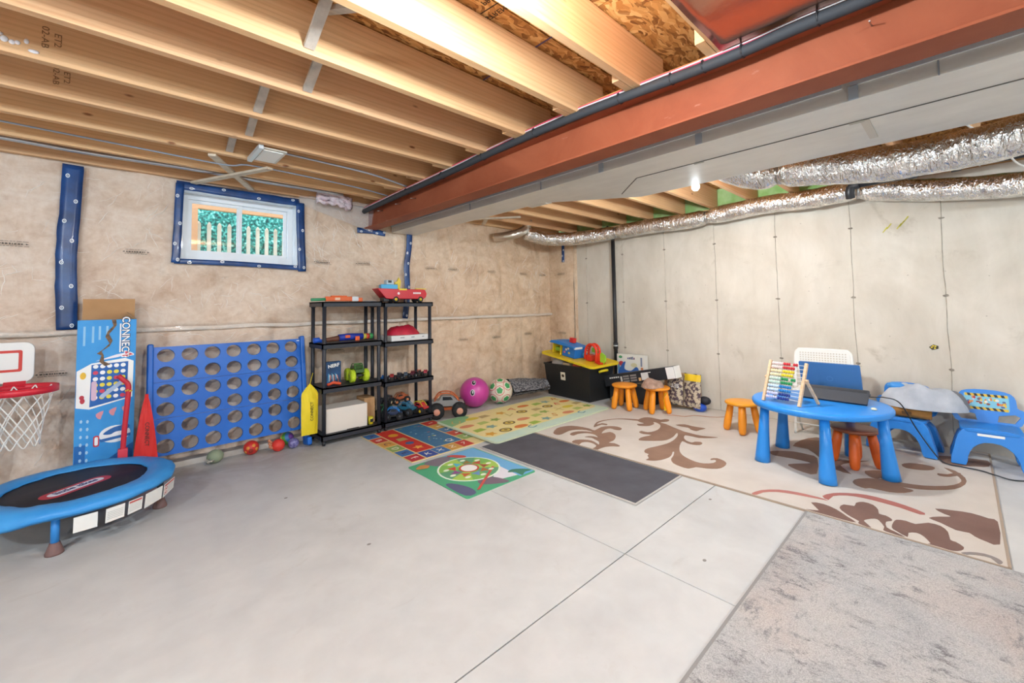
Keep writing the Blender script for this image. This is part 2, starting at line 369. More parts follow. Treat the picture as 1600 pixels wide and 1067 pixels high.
# back wall: insulation behind clear plastic, wrinkled, with the window opening
wx0, wx1, wz0, wz1 = 0.42, 1.36, 1.745, 2.385
def steps(a, b, fixed, st):
    out = []; pts = [a] + [f for f in fixed if a < f < b] + [b]
    for p, q in zip(pts, pts[1:]):
        n = max(1, round((q-p)/st)); out += [p+(q-p)*i/n for i in range(n)]
    return out + [b]
def wrinkle(a, z, seed):
    stud = abs(math.sin(PI*(a+0.11)/0.43)); d = 0.020*stud**0.6
    d += 0.020*noise.noise((a*2.6+seed, z*1.6, seed)) + 0.012*noise.noise((a*7, z*3.4, seed+5)) + 0.006*noise.noise((a*17, z*9, seed+9))
    s = abs(z-1.14-0.012*math.sin(a*2.1)); d -= 0.020*math.exp(-(s/0.022)**2)
    d += 0.012*abs(noise.noise((a*3+z*5, z*4-a*4, seed+2)))-0.016*abs(noise.noise((a*6+z*2.5, z*2-a*1.5, seed+3)))**0.7-0.010*abs(noise.noise((a*4-z*7, z*3+a*2, seed+13)))**0.7
    return d
xs = steps(X0, X1, (wx0, wx1), 0.024); zs = steps(0, ZC, (wz0, wz1), 0.024)
mb = MB(); ix = {}
vs = []
for j, z in enumerate(zs):
    for i, x in enumerate(xs):
        k = 1.0
        if wx0-0.14 < x < wx1+0.14 and wz0-0.14 < z < wz1+0.14: k = 0.15
        ix[i, j] = len(vs); vs.append((x, Y1 - (wrinkle(x, z, 1.0)-0.01)*k, z))
fs = []
for j in range(len(zs)-1):
    for i in range(len(xs)-1):
        xm, zm = (xs[i]+xs[i+1])/2, (zs[j]+zs[j+1])/2
        if wx0 < xm < wx1 and wz0 < zm < wz1: continue
        fs.append((ix[i, j], ix[i+1, j], ix[i+1, j+1], ix[i, j+1]))
mb.add(vs, fs, True)
wb = struct('wall_back', mb, POLY, 'basement wall of pinkish tan insulation behind clear wrinkled plastic')
# the printed rows on the sheet
def print_row(parent, T, n=1):
    mb = MB(); mb.T = T
    for row, (z, h, wd) in enumerate(((0.018, 0.003, 0.13), (0.0, 0.010, 0.12), (-0.016, 0.003, 0.14))):
        x = -wd/2
        while x < wd/2:
            l = rnd.uniform(0.005, 0.014) if row == 1 else rnd.uniform(0.01, 0.03)
            mb.flat([(x, z-h/2), (x+l, z-h/2), (x+l, z+h/2), (x, z+h/2)]); x += l+rnd.uniform(0.003, 0.006)
    for sgn in (-1, 1):
        mb.flat([(sgn*0.085, 0.0), (sgn*0.070, 0.006), (sgn*0.070, -0.006)])
    return mb.build('printed_marking', mat('5B5148', 0.8), parent)
for x in (-1.4, -0.55, 0.12, 1.60, 2.05, 2.95, 3.30, 3.97, 4.62, 5.05): print_row(wb, TR((x, Y1-0.034, 1.80+rnd.uniform(-0.01, 0.01)), (1, 0, rnd.uniform(-0.03, 0.03)), (0, 0, 1)))
for x in (-1.0, -0.33, 0.45, 1.0, 2.9, 3.45, 4.05, 4.7, 1.75): print_row(wb, TR((x, Y1-0.034, 0.86+rnd.uniform(-0.01, 0.01)), (1, 0, rnd.uniform(-0.03, 0.03)), (0, 0, 1)))
# creases of the plastic sheet, their glints put in as pale glossy ridges
cr = random.Random(3); mb = MB()
def crease_glint(x, z, ang, L, r):
    n = 6; pts = []
    for i in range(n+1):
        t = i/n-0.5; bx_ = x+L*t*math.cos(ang)+0.10*L*noise.noise((x*9, z*9, t*3)); bz_ = z+L*t*math.sin(ang)+0.10*L*noise.noise((x*7, z*5, t*3+4))
        pts.append((bx_, Y1-(wrinkle(bx_, bz_, 1.0)-0.01)-0.001, bz_))
    mb.tube(pts, [0.0006]+[r*(0.6+0.4*cr.random()) for _ in range(n-1)]+[0.0006], 6, caps=False)
for cx_, cz_, sx_, sz_, cnt, am, asd in ((0.2, 2.0, 0.16, 0.25, 26, 75, 35), (1.6, 2.0, 0.14, 0.20, 30, -55, 30), (1.75, 2.15, 0.25, 0.15, 30, -42, 15), (2.3, 2.0, 0.35, 0.22, 34, -35, 30), (2.9, 1.9, 0.10, 0.30, 16, 70, 25), (0.3, 1.45, 0.45, 0.15, 40, 20, 50), (1.3, 1.45, 0.5, 0.18, 44, -25, 45), (-0.6, 2.0, 0.35, 0.25, 30, 40, 30), (-0.55, 1.5, 0.3, 0.2, 22, 45, 30), (2.0, 1.02, 0.9, 0.05, 30, 5, 15), (0.9, 1.08, 0.8, 0.05, 30, 8, 25), (3.3, 1.5, 0.5, 0.35, 26, 65, 35), (4.4, 1.5, 0.5, 0.4, 26, 75, 40), (3.6, 2.1, 0.6, 0.15, 14, 60, 40), (4.95, 1.6, 0.15, 0.35, 22, 60, 50), (-0.3, 0.6, 0.4, 0.3, 14, 85, 25)):
    for _ in range(cnt):
        x, z = cr.gauss(cx_, sx_), cr.gauss(cz_, sz_)
        if not (X0+0.2 < x < X1-0.2 and 0.1 < z < 2.42) or (wx0-0.06 < x < wx1+0.08 and wz0-0.08 < z < wz1+0.1): continue
        crease_glint(x, z, R(cr.gauss(am, asd)), cr.uniform(0.04, 0.20), cr.uniform(0.0015, 0.0036))
tag(mb.build('crease_glints', mat('F3EAE1', 0.10, spec=0.9), wb), None, kind='stuff')
# folded seam of the sheet
mb = MB(); mb.grid(lambda u, v: (X0+(X1-X0)*u, Y1-0.030-0.010*noise.noise((u*60, v*2, 3))-0.006*math.sin(v*PI), 1.135+0.035*v+0.010*noise.noise((u*25, 0, 8))), 160, 3)
mb.build('sheet_seam', mat('DCCFC2', 0.2, coat=0.8, bump=0.6, bscale=30), wb)
mb = MB(); mb.box((1.4, 4.60, 0.022), (5.4, 0.12, 0.044)); struct('baseboard_back', mb, mat('CFC9C2', 0.6, c2='BDB5AC', scale=5), 'low pale concrete curb at the foot of the plastic-covered wall')

# right wall: poured concrete with form seams and tie marks
mb = MB(); mb.box((X1+0.1, (Y0+Y1)/2, 1.21), (0.2, Y1-Y0, 2.42))
wr = struct('wall_right', mb, CONC, 'bare poured concrete basement wall with vertical form seams')
SEAMS = [3.984, 3.337, 2.695, 2.045, 1.389, 0.732, 0.093, -0.55, -1.2]
seamm = mat('968C7E', 0.85, c2='B9AFA0', scale=14); tiem = mat('7A7166', 0.9, c2='9A9082', scale=30)
for y in SEAMS:
    pts = [(X1-0.001, y+0.012*noise.noise((z*2.1, y, 0))+0.004*noise.noise((z*11, y, 0)), z) for z in [i*0.06 for i in range(0, 40)]]
    mb = MB(); vs = []; fs = []
    for i, p in enumerate(pts):
        wd = 0.0028+0.0022*abs(noise.noise((p[2]*5, y, 4)))
        vs += [(X1+0.001, p[1]-wd, p[2]), (p[0]-0.003, p[1], p[2]), (X1+0.001, p[1]+wd, p[2])]
        if i: fs += [(3*i-3, 3*i-2, 3*i+1, 3*i), (3*i-2, 3*i-1, 3*i+2, 3*i+1)]
    mb.add(vs, fs); mb.build('form_seam', seamm, wr)
    for z in (2.02, 1.33, 0.68):
        mb = MB(); yy = y+0.012*noise.noise((z*2.1, y, 0))
        mb.T = TR((X1-0.0035, yy, z), (0, -1, 0), (0, 0, 1))
        mb.flat([(0.030*(0.55+0.6*abs(noise.noise((k*1.7, y*3, z))))*math.cos(k*0.52), 0.015*(0.5+0.9*abs(noise.noise((k*2.3, y, z*4))))*math.sin(k*0.52)) for k in range(12)])
        mb.build('tie_mark', tiem, wr)
mb = MB(); mb.T = TR((X1-0.003, 0.42, 2.0), (0, -1, 0), (0, 0, 1))
for k, (x, z) in enumerate(((-0.05, -0.03), (-0.02, 0.0), (0.07, 0.01), (0.10, 0.05), (0.05, -0.01))): mb.flat([(x-0.02, z-0.025), (x-0.012, z-0.028), (x+0.022, z+0.02), (x+0.014, z+0.026)])
mb.build('crayon_mark', mat('C9BE4E', 0.8), wr)
mb = MB(); mb.T = TR((X1-0.003, 0.19, 0.87), (0, -1, 0), (0, 0, 1))
mb.flat([(-0.03, 0.0), (-0.01, -0.025), (0.03, -0.012), (0.032, 0.012), (0.0, 0.026)]); mb.k = 1
for p in ((-0.012, 0.0), (0.008, -0.008), (0.012, 0.010), (-0.002, 0.013)): mb.flat(circ(p[0], p[1], 0.007, 6), 0.002)
mb.build('sticker', [mat('3C3420', 0.6), mat('E7C93C', 0.5)], wr)
# insulated return at the corner
mb = MB(); yy = steps(4.17, 4.70, (), 0.045); zz = steps(0, ZJ, (), 0.05)
mb.grid(lambda u, v: (5.275 - 0.03*wrinkle(u*0.5+9, v*2.4, 6)/0.03 - 0.035*math.sin(PI*u) + (0.07 if u > 0.999 else 0)*0, 4.17+0.53*u, 2.46*v), 12, 48)
mb.grid(lambda u, v: (5.275+0.075*u, 4.17-0.004*u, 2.46*v), 1, 24)
struct('wall_corner', mb, POLY, 'narrow strip of insulation under plastic beside the concrete wall')
for z in (1.80, 0.86):
    print_row(wb, TR((5.205, 4.38, z), (0, -1, 0), (0, 0, 1)))
# rim above the concrete, wall behind and left of the camera
mb = MB(); mb.box((X1+0.16, (Y0+Y1)/2, 2.60), (0.04, Y1-Y0, 0.36)); struct('trim_1', mb, mat('8FBF6C', 0.7, c2='B7D79A', scale=6), 'green sheathing at the rim above the concrete wall')
mb = MB(); mb.box((X1+0.09, (Y0+Y1)/2, 2.44), (0.14, Y1-Y0, 0.04)); struct('trim_2', mb, mat('CDA878', 0.7), 'wooden sill plate on top of the concrete wall')
mb = MB(); mb.box((X0-0.1, (Y0+Y1)/2, ZC/2), (0.2, Y1-Y0, ZC)); struct('wall_left', mb, CONC, 'concrete basement wall')
mb = MB(); mb.box(((X0+X1)/2, Y0-0.1, ZC/2), (X1-X0, 0.2, ZC)); struct('wall_rear', mb, CONC, 'concrete basement wall')

# ceiling: OSB sheets on joists
mb = MB(); mb.box(((X0+X1)/2, (Y0+Y1)/2, ZC+0.06), (X1-X0+0.5, Y1-Y0+0.5, 0.04))
ce = struct('ceiling', mb, mat('4A3A28', 0.9), 'open basement ceiling of strand board sheets over wooden joists')
bx = [X0-0.2, -0.82, 1.655, 4.10, X1+0.2]; by = [Y0-0.2, -3.45, -2.23, -1.01, 0.21, 1.43, 2.65, 3.87, Y1+0.2]
for i in range(len(bx)-1):
    for j in range(len(by)-1):
        mb = MB(); a, b, c, d = bx[i]+0.003, bx[i+1]-0.003, by[j]+0.003, by[j+1]-0.003
        mb.box((0, 0, 0), (b-a, d-c, 0.02)); mb.build('strand_board', OSB, ce, loc=((a+b)/2, (c+d)/2, ZC+0.0205))
# ink and seam line on the strand board
for (x, y, L) in ((1.657, 1.37, 0.36), (1.657, 1.80, 0.40)):
    mb = MB(); mb.box((x, y, ZC+0.009), (0.008, L, 0.003)); mb.build('painted_edge', mat('5D4A66', 0.7), ce)
ti = mat('3A2A1C', 0.8)
T0 = TR((1.30, 1.38, ZC+0.0095), (0.12, -1, 0), (1, 0.1, 0))
text('STRENGTH AXIS', 0.045, ti, ce, T0 @ Matrix.Translation((0, 0.03, 0)), name='sheet_print'); text('PRINCIPAL', 0.045, ti, ce, T0 @ Matrix.Translation((0, -0.06, 0)), name='sheet_print')
mb = MB(); mb.T = T0; mb.flat([(-0.16, -0.019), (0.12, -0.019), (0.12, -0.012), (-0.16, -0.012)]); mb.flat([(0.12, -0.030), (0.17, -0.0155), (0.12, -0.001)]); mb.build('sheet_print', ti, ce)
YF = [4.655, 4.22, 3.74, 3.31, 2.885, 2.435, 2.025, 1.573, 1.16, 0.725]
while YF[-1] > Y0+0.5: YF.append(YF[-1]-0.435)
mL = MB(); mL.box(((X0+2.28)/2, -0.021, 0.125), (2.28-X0, 0.042, 0.25)); meL = mL.mesh('joist', WOOD)
mR = MB(); mR.box(((1.88+X1+0.1)/2, 0.024, 0.125), (X1+0.1-1.88, 0.042, 0.25)); meR = mR.mesh('joist', WOOD)
joists = []
for y in YF:
    for me in (meL, meR):
        o = bpy.data.objects.new('joist', me); C.objects.link(o); o.parent = ce; o.location = (0, y+(0.0 if y < 4.6 else -0.05*(me is meR)), ZJ)
        if me is meL: joists.append(o)
# stamps, plaster and nails on the joists
for (ji, x, s) in ((4, -0.26, '02-AB'), (4, -0.22, 'ET2'), (3, -0.255, '02-AB'), (3, -0.215, 'ET2')):
    text(s, 0.034, mat('84603F', 0.8), joists[ji], TR((x, -0.0428, 0.115), (0, 0, -1), (1, 0, 0)), name='grade_stamp', sx=1.2)
mb = MB()
for k in range(7): mb.ball((-0.43+k*0.022+rnd.uniform(-.01, .01), -0.043, 0.075-0.004*k+rnd.uniform(-.02, .02)), (rnd.uniform(.008, .02), 0.003, rnd.uniform(.008, .016)), 8, 5)
mb.build('plaster_splash', mat('E6E2E4', 0.7), joists[4])
# bridging between the joists
BR = mat('BFB4A8', 0.75, c2='A79C92', scale=18); BW = mat('D8CBB8', 0.7, c2='C7B8A2', scale=14)
for i, x in ((6, 0.62), (5, 0.74), (4, 0.60), (3, 0.64), (2, 0.60)):
    yn, yf = YF[i+1]+0.001, YF[i]-0.043
    for s in (0, 1):
        mb = MB(); a = (x+0.06*s, yn, ZJ+(0.03 if s else 0.23)); b = (x+0.06*s, yf, ZJ+(0.23 if s else 0.03))
        mb.bar(a, b, 0.045, 0.02, (1, 0, 0) if False else (0, 0, 1)); mb.build('bridging_strip', BR, ce)
for (a, b) in (((0.50, 3.745, 2.452), (0.93, 4.60, 2.452)), ((0.485, 4.60, 2.432), (0.885, 3.745, 2.432))):
    mb = MB(); mb.bar(a, b, 0.05, 0.018); mb.build('bridging_strip', BW, ce)
for i, x in ((0, 3.35), (0, 3.75)):
    mb = MB(); mb.bar((x, YF[1]+0.05, ZJ+0.02), (x+0.1, YF[0]-0.1, ZJ+0.22), 0.045, 0.02); mb.build('bridging_strip', BW, ce)
mb = MB(); mb.bar((3.25, 3.80, 2.45), (3.75, 4.55, 2.45), 0.05, 0.018); mb.bar((3.75, 3.80, 2.43), (3.15, 4.55, 2.43), 0.05, 0.018); mb.build('bridging_strip', BW, ce)

# window
wn = struct('window_1', MB().box(((wx0+wx1)/2, 4.96, wz0-0.02), (wx1-wx0+0.1, 0.5, 0.04)), mat('D9D6D0', 0.6), 'small white sliding basement window high in the plastic-covered wall')
VIN = mat('F2F4F6', 0.35); RVL = mat('E3EAF0', 0.25, coat=0.5, bump=0.4, bscale=18)
mb = MB()
mb.box((wx0-0.01, 4.83, (wz0+wz1)/2), (0.02, 0.32, wz1-wz0)); mb.box((wx1+0.01, 4.83, (wz0+wz1)/2), (0.02, 0.32, wz1-wz0)); mb.box(((wx0+wx1)/2, 4.83, wz1+0.01), (wx1-wx0+0.04, 0.32, 0.02)); mb.box(((wx0+wx1)/2, 4.83, wz0-0.005), (wx1-wx0+0.04, 0.32, 0.02))
mb.build('window_reveal', RVL, wn)
gx0, gx1, gz0, gz1, gy_ = 0.505, 1.285, 1.865, 2.305, 4.88
mb = MB(); mb.T = TR((0, gy_+0.03, 0), (1, 0, 0), (0, 0, 1)); mb.prism([(wx0, wz0), (wx1, wz0), (wx1, wz1), (wx0, wz1)], 0.07, [[(gx0-.03, gz0-.03), (gx0-.03, gz1+.03), (gx1+.03, gz1+.03), (gx1+.03, gz0-.03)]]); mb.build('window_frame', VIN, wn)
xm = 0.885
for (a, b, dy) in ((gx0-0.028, xm+0.02, 0.0), (xm-0.02, gx1+0.028, 0.022)):
    mb = MB(); mb.T = TR((0, gy_+dy, 0), (1, 0, 0), (0, 0, 1)); mb.prism([(a, gz0-.028), (b, gz0-.028), (b, gz1+.028), (a, gz1+.028)], 0.02, [[(a+.028, gz0), (a+.028, gz1), (b-.028, gz1), (b-.028, gz0)]]); s = mb.build('sash', VIN, wn)
    g = NT('window_glass'); tr = g.n('ShaderNodeBsdfTransparent'); gl = g.n('ShaderNodeBsdfGlossy'); gl.inputs['Roughness'].default_value = 0.03; mx = g.n('ShaderNodeMixShader'); mx.inputs[0].default_value = 0.06
    g.nt.links.new(tr.outputs[0], mx.inputs[1]); g.nt.links.new(gl.outputs[0], mx.inputs[2]); g.nt.links.new(mx.outputs[0], g.nt.nodes['Material Output'].inputs[0])
    mb = MB(); mb.box(((a+b)/2, gy_+dy-0.01, (gz0+gz1)/2), (b-a-0.05, 0.004, gz1-gz0+0.01)); mb.build('pane', g.m, s)
# outside the window: fence stakes, deck boards, hedge
struct('ground_outside', MB().box((1.2, 6.6, 1.62), (8, 3.0, 0.12)), mat('8A8478', 0.9, c2='6F7A5A', scale=4), 'soil outside the window')
for k in range(13):
    mb = MB(); mb.box((0, 0, 0.28), (0.035, 0.03, 0.56)); mb.box((0, 0, 0.575), (0.035, 0.03, 0.03), 0.3)
    tag(mb.build('fence_stake', mat('E8DDC8', 0.7), loc=(0.55+k*0.093, 5.60, 1.68)), 'pale wooden fence stake in the row outside the window', 'stake', 'fence stakes outside the window')
tag(MB().box((0, 0, 0), (2.6, 0.05, 0.30)).build('deck_board', mat('E2A878', 0.6), loc=(1.1, 5.45, 2.525)), 'orange tan deck board above the stakes outside the window', 'board')
tag(MB().box((0, 0, 0), (0.12, 0.10, 0.695)).build('deck_post', mat('E0A678', 0.6), loc=(0.555, 5.47, 2.0275)), 'tan deck post at the left outside the window', 'post')
HE = NT('hedge'); hv = HE.n('ShaderNodeTexVoronoi'); HE.set(hv.inputs['Vector'], HE.tc.outputs['Object']); hv.inputs['Scale'].default_value = 26
hn = HE.noise(HE.tc.outputs['Object'], 34, 3); HE.out(Base_Color=HE.ramp(hn, (0.35, '0E3F3A'), (0.5, '2B7F70'), (0.62, '63B8A4'), (0.72, 'CFEFE2')), Roughness=0.8)
mb = MB(); mb.grid(lambda u, v: (-1.0+4.6*u, 6.15+0.08*noise.noise((u*30, v*9, 1)), 1.68+1.6*v), 60, 16); mb.grid(lambda u, v: (-1.0+4.6*u, 6.5, 1.68+1.6*v), 1, 1); mb.grid(lambda u, v: (-1.0+4.6*u, 6.15+0.35*v, 3.28), 1, 1)
tag(mb.build('hedge', HE.m), 'dense blue green hedge seen through the basement window', 'hedge')

# ================================================================== BEAM, DUCTS, PIPES
bm_ = thing('steel_beam', 'long red oxide steel I-beam carrying the ceiling joists', 'beam', (2.1275, 0, 2.205))
L0, L1 = -4.5, 4.66
MB().box((0, (L0+L1)/2, 0.006), (0.155, L1-L0, 0.012)).build('bottom_flange', BEAM, bm_, bevel=0.002)
MB().box((0, (L0+L1)/2, 0.118), (0.010, L1-L0, 0.212)).build('web', BEAM, bm_)
MB().box((0, (L0+L1)/2, 0.230), (0.155, L1-L0, 0.012)).build('top_flange', BEAM, bm_, bevel=0.002)
MB().box((0, (L0+L1)/2, 0.2455), (0.14, L1-L0, 0.019)).build('nailer_plate', mat('CBA57A', 0.7, c2='BB9263', scale=9), bm_)
for y in (0.19, 3.9, 3.6, 4.3):
    MB().cyl((-0.005, y, 0.16), (-0.07, y, 0.15), 0.003, 6).build('nail', METAL, bm_)

dk = thing('duct', 'long flat galvanised sheet metal duct beside the red beam', 'duct', (2.40, 0, 2.20))
plan = [(0, -4.4), (0.81, -4.4), (0.81, 1.80), (0.32, 2.49), (0.32, 4.64), (0, 4.64)]
MB().prism(plan, 0.255).build('duct_body', DUCT, dk)
for (ya, yb) in ((-4.4, 0.30), (0.33, 4.64)):
    MB().box((-0.004, (ya+yb)/2, 0.078), (0.010, yb-ya, 0.028)).build('hem_strip', mat('D5D8DB', 0.4, metal=0.4), dk)
MB().box((0.300, -0.2, -0.0015), (0.006, 3.5, 0.004)).build('bottom_seam', mat('5E5A54', 0.6), dk)
MB().bar((0.300, 1.55, -0.0015), (0.60, 1.86, -0.0015), 0.006, 0.004).build('bottom_seam', mat('5E5A54', 0.6), dk)
for y in (0.29, 0.98, -0.48, 1.64): 
    MB().box((-0.006, y, 0.03), (0.008, 0.035, 0.062)).build('drive_cleat', mat('A9B2BC', 0.5, metal=0.2), dk)
for y in (0.02, 2.2, 3.1): MB().box((-0.004, y, 0.03), (0.006, 0.006, 0.062)).build('drive_cleat', mat('8A9098', 0.5), dk)
for y in (0.32, 1.11): MB().box((0.305, y, -0.004), (0.012, 0.06, 0.010)).build('clip', mat('A8A296', 0.5), dk)
MB().bar((0.31, 0.29, -0.003), (0.64, 0.29, -0.003), 0.035, 0.005).build('cross_cleat', mat('C9C2B6', 0.5), dk)
# square boot in the far joist bays
mb = MB(); mb.box((0, 0, 0), (0.20, 0.30, 0.012)); mb.box((0.02, 0, -0.008), (0.13, 0.24, 0.006))
tag(mb.build('vent_cover', mat('CFCCC6', 0.5, metal=0.3), loc=(3.45, 3.25, 2.452)), 'flat metal vent cover under the joists near the far corner', 'vent')

def flex(name, label, pts, rad, pinch=(), n=14):
    p = spline(pts, 14); m = len(p); vs = []; fs = []; N = 20; prev = None; o0 = thing(name, label, 'flexible duct', p[0])
    for i, q in enumerate(p):
        q = Vector(q); d = (Vector(p[min(i+1, m-1)])-Vector(p[max(i-1, 0)])).normalized()
        x = (d.cross(Vector((0, 0, 1))) if prev is None else prev-d*prev.dot(d)).normalized(); prev = x; y = d.cross(x)
        k = 1.0
        for py in pinch: k -= 0.30*math.exp(-((q.y-py)/0.05)**2)
        for a in range(N):
            t = 2*PI*a/N; r = rad*k*(1+0.07*noise.noise((q.y*9, a*0.9, 2))+0.05*noise.noise((q.y*26, a*1.7, 7))); vs.append(q+(x*math.cos(t)+y*math.sin(t))*r-Vector(p[0]))
    for i in range(m-1):
        for a in range(N): fs.append((i*N+a, i*N+(a+1) % N, (i+1)*N+(a+1) % N, (i+1)*N+a))
    fs += [tuple(range(N)), tuple(range((m-1)*N, m*N))]
    mb = MB(); mb.add(vs, fs, True); mb.build('foil_sleeve', FOIL, o0)
    for py in pinch:
        q = min(p, key=lambda s: abs(s[1]-py)); d = Vector((0, 1, 0))
        mb = MB(); mb.tube([Vector(q)-Vector(p[0])-d*0.012, Vector(q)-Vector(p[0])+d*0.012], rad*0.76, 16); mb.build('tie_band', METAL, o0)
    return o0
flex('insulated_duct', 'crinkled silver foil insulated duct running along the top of the concrete wall', [(4.35, 4.30, 2.36), (4.62, 4.22, 2.30), (4.92, 3.95, 2.285), (5.12, 3.45, 2.31), (5.17, 2.9, 2.33), (5.17, 2.3, 2.32), (5.17, 2.05, 2.33), (5.17, 1.45, 2.36), (5.17, 1.04, 2.345), (5.17, 0.63, 2.345), (5.17, 0.1, 2.245), (5.17, -0.4, 2.19), (5.17, -1.2, 2.17), (5.17, -2.2, 2.25)], 0.098, (2.05, 0.63, 3.3))
flex('insulated_duct', 'thick silver foil insulated duct slung under the edge of the galvanised duct', [(3.225, 1.22, 2.36), (3.30, 1.18, 2.33), (3.42, 1.08, 2.27), (3.46, 0.95, 2.23), (3.45, 0.727, 2.205), (3.45, 0.355, 2.145), (3.45, 0.017, 2.135), (3.45, -0.265, 2.155), (3.40, -0.8, 2.22), (3.30, -1.5, 2.28)], 0.105, (0.86,))
# short metal elbow at the back wall feeding the foil duct
mb = MB(); mb.tube(spline([(4.00, 4.60, 2.30), (4.06, 4.45, 2.30), (4.20, 4.33, 2.34), (4.34, 4.30, 2.42), (4.38, 4.28, 2.55)], 5), 0.062, 16)
tag(mb.build('duct_elbow', mat('CFC8BC', 0.3, metal=0.9, bump=0.3, bscale=30)), 'bent silver metal duct elbow near the plastic-covered wall', 'duct elbow')
# black waste pipes
bp = thing('waste_pipe', 'black plastic waste pipe standing against the concrete wall behind the bin', 'pipe', (5.27, 3.44, 0))
MB().cyl((0, 0, 0.0), (0, 0, 2.22), 0.027, 14).build('pipe', BLACK, bp)
MB().cyl((0, 0, 0.66), (0, 0, 0.75), 0.034, 14).build('coupling', mat('34353A', 0.4), bp)
mb = MB(); mb.cyl((0, 0, 0.70), (0, 0, 0.712), 0.0355, 14); mb.build('ring', mat('D9D9D6', 0.4), bp)
MB().tube(spline([(0, 0, 2.22), (0, 0.01, 2.30), (0.01, 0.05, 2.38), (0.0, 0.10, 2.44)], 4), 0.027, 12).build('bend', BLACK, bp)
bp = thing('waste_pipe', 'black plastic waste pipe running level below the joists above the foil duct', 'pipe', (5.0, 0.60, 2.37))
MB().cyl((0, 0.0, 0), (0, -3.0, 0.06), 0.028, 14).build('pipe', BLACK, bp)
MB().tube(spline([(0, 0.0, 0), (0, 0.055, -0.01), (0, 0.07, -0.06), (0.02, 0.07, -0.11)], 5), 0.036, 14).build('elbow', BLACK, bp)
for y in (-0.36, -0.62): MB().cyl((0, y-0.03, 0.008), (0, y+0.03, 0.007), 0.036, 14).build('coupling', mat('2E2F33', 0.4), bp)
for y in (-0.18, -0.52, -0.75): MB().box((0, y, 0.03), (0.062, 0.012, 0.085)).build('hanger_strap', mat('D6D2C8', 0.5), bp)
tag(MB().tube(spline([(3.9, -0.02, 2.46), (4.1, -0.12, 2.40), (4.5, -0.25, 2.34), (4.9, -0.36, 2.28), (5.1, -0.60, 2.22)], 8), 0.006, 8).build('cable', mat('E4E2DC', 0.5)), 'thin white cable hanging across the two foil ducts', 'cable')
# cable bundle along the top of the beam
CP = [(2.020, -1.2, 2.425), (2.020, -0.3, 2.422), (2.020, 0.20, 2.420), (2.022, 0.42, 2.424), (2.022, 0.65, 2.418), (2.02, 0.91, 2.424), (2.022, 1.28, 2.440), (2.018, 1.65, 2.447), (2.022, 2.19, 2.447), (2.022, 3.0, 2.423), (2.020, 4.07, 2.40), (2.02, 4.55, 2.385)]
pl = spline(CP, 8)
tag(MB().tube(pl, 0.025, 12).build('foam_pipe', mat('33363B', 0.75)), 'black foam-covered pipe tied along the top edge of the red beam', 'pipe')
for k, (dx, dz, r, col, lab) in enumerate(((0.0, 0.038, 0.009, 'D7526A', 'pinkish red plastic tube lying along the black foam pipe'), (0.010, 0.050, 0.005, 'E9A85A', 'thin orange wire lying beside the pink tube on the beam'), (-0.006, 0.033, 0.004, 'E4DEE0', 'thin white wire lying on the black foam pipe'), (0.022, -0.010, 0.004, 'EDE8E4', 'white wire drooping below the black foam pipe'))):
    q = [(a+dx, b, c+dz+0.006*noise.noise((b*2, k, 0))) for a, b, c in pl]
    tag(MB().tube(q, r, 6).build('wire', mat(col, 0.45)), lab, 'wire')
for y in (0.34, 0.62, 0.79, 0.95, 1.25, 1.9, 2.45, 3.0, 3.6):
    q = min(pl, key=lambda s: abs(s[1]-y)); mb = MB(); mb.tube([(q[0]+0.004, y-0.003, q[2]+0.006), (q[0]+0.004, y+0.003, q[2]+0.006)], 0.033, 10)
    tag(mb.build('zip_tie', mat('222226', 0.5)), 'black zip tie around the bundle along the beam', 'zip tie', 'zip ties along the beam bundle')
# foil sheet closing a joist bay, the red beam's reflection put into its colour
mb = MB(); mb.grid(lambda u, v: (0.85+1.15*u, -0.30+1.005*v, 2.452+0.006*noise.noise((u*5, v*5, 2))), 24, 20)
tag(mb.build('foil_sheet', mat('D9A48C', 0.22, metal=0.95, bump=0.15, bscale=8), solid=0.002), 'shiny foil sheet tinted with the reflected red of the beam, closing a joist bay', 'foil sheet')
# grey conduit and wires under the far joists
tag(MB().tube(spline([(-1.6, 4.44, 2.51), (-0.6, 4.43, 2.505), (-0.2, 4.44, 2.50), (0.45, 4.40, 2.50), (1.0, 4.38, 2.49), (1.7, 4.34, 2.48)], 6), 0.017, 10).build('conduit', mat('C3CAD3', 0.3, metal=0.7)), 'silver conduit running between the last joists above the window', 'conduit')
mb = MB(); mb.tube([(-0.64, 4.43, 2.505), (-0.60, 4.43, 2.505)], 0.021, 10); tag(mb.build('pipe_clip', DARKGREY), 'dark clip on the silver conduit at the left', 'clip')
tag(MB().tube(spline([(-0.6, 3.95, 2.475), (0.0, 3.97, 2.47), (0.6, 3.90, 2.44), (0.8, 3.82, 2.45), (1.6, 3.90, 2.455), (2.0, 3.95, 2.44)], 6), 0.006, 6).build('wire', mat('8F98A6', 0.4)), 'thin grey wire sagging under the joists above the window', 'wire')
tag(MB().tube(spline([(0.8, 3.45, 2.48), (1.2, 3.44, 2.47), (1.6, 3.44, 2.455), (1.96, 3.50, 2.43)], 6), 0.008, 6).build('wire', mat('AEB6C2', 0.35, metal=0.5)), 'silver wire leading from the white vent panel to the beam', 'wire')
vt = thing('ceiling_vent', 'square white vent panel with a pale frame below the joists', 'vent', (0.80, 3.51, 2.452))
MB().box((0.02, 0, -0.004), (0.13, 0.26, 0.006)).build('panel', mat('F0EFEA', 0.5), vt)
mb = MB(); mb.box((-0.07, 0, 0), (0.03, 0.36, 0.03)); mb.build('edge_rail', mat('D9E0E6', 0.35, metal=0.3), vt)
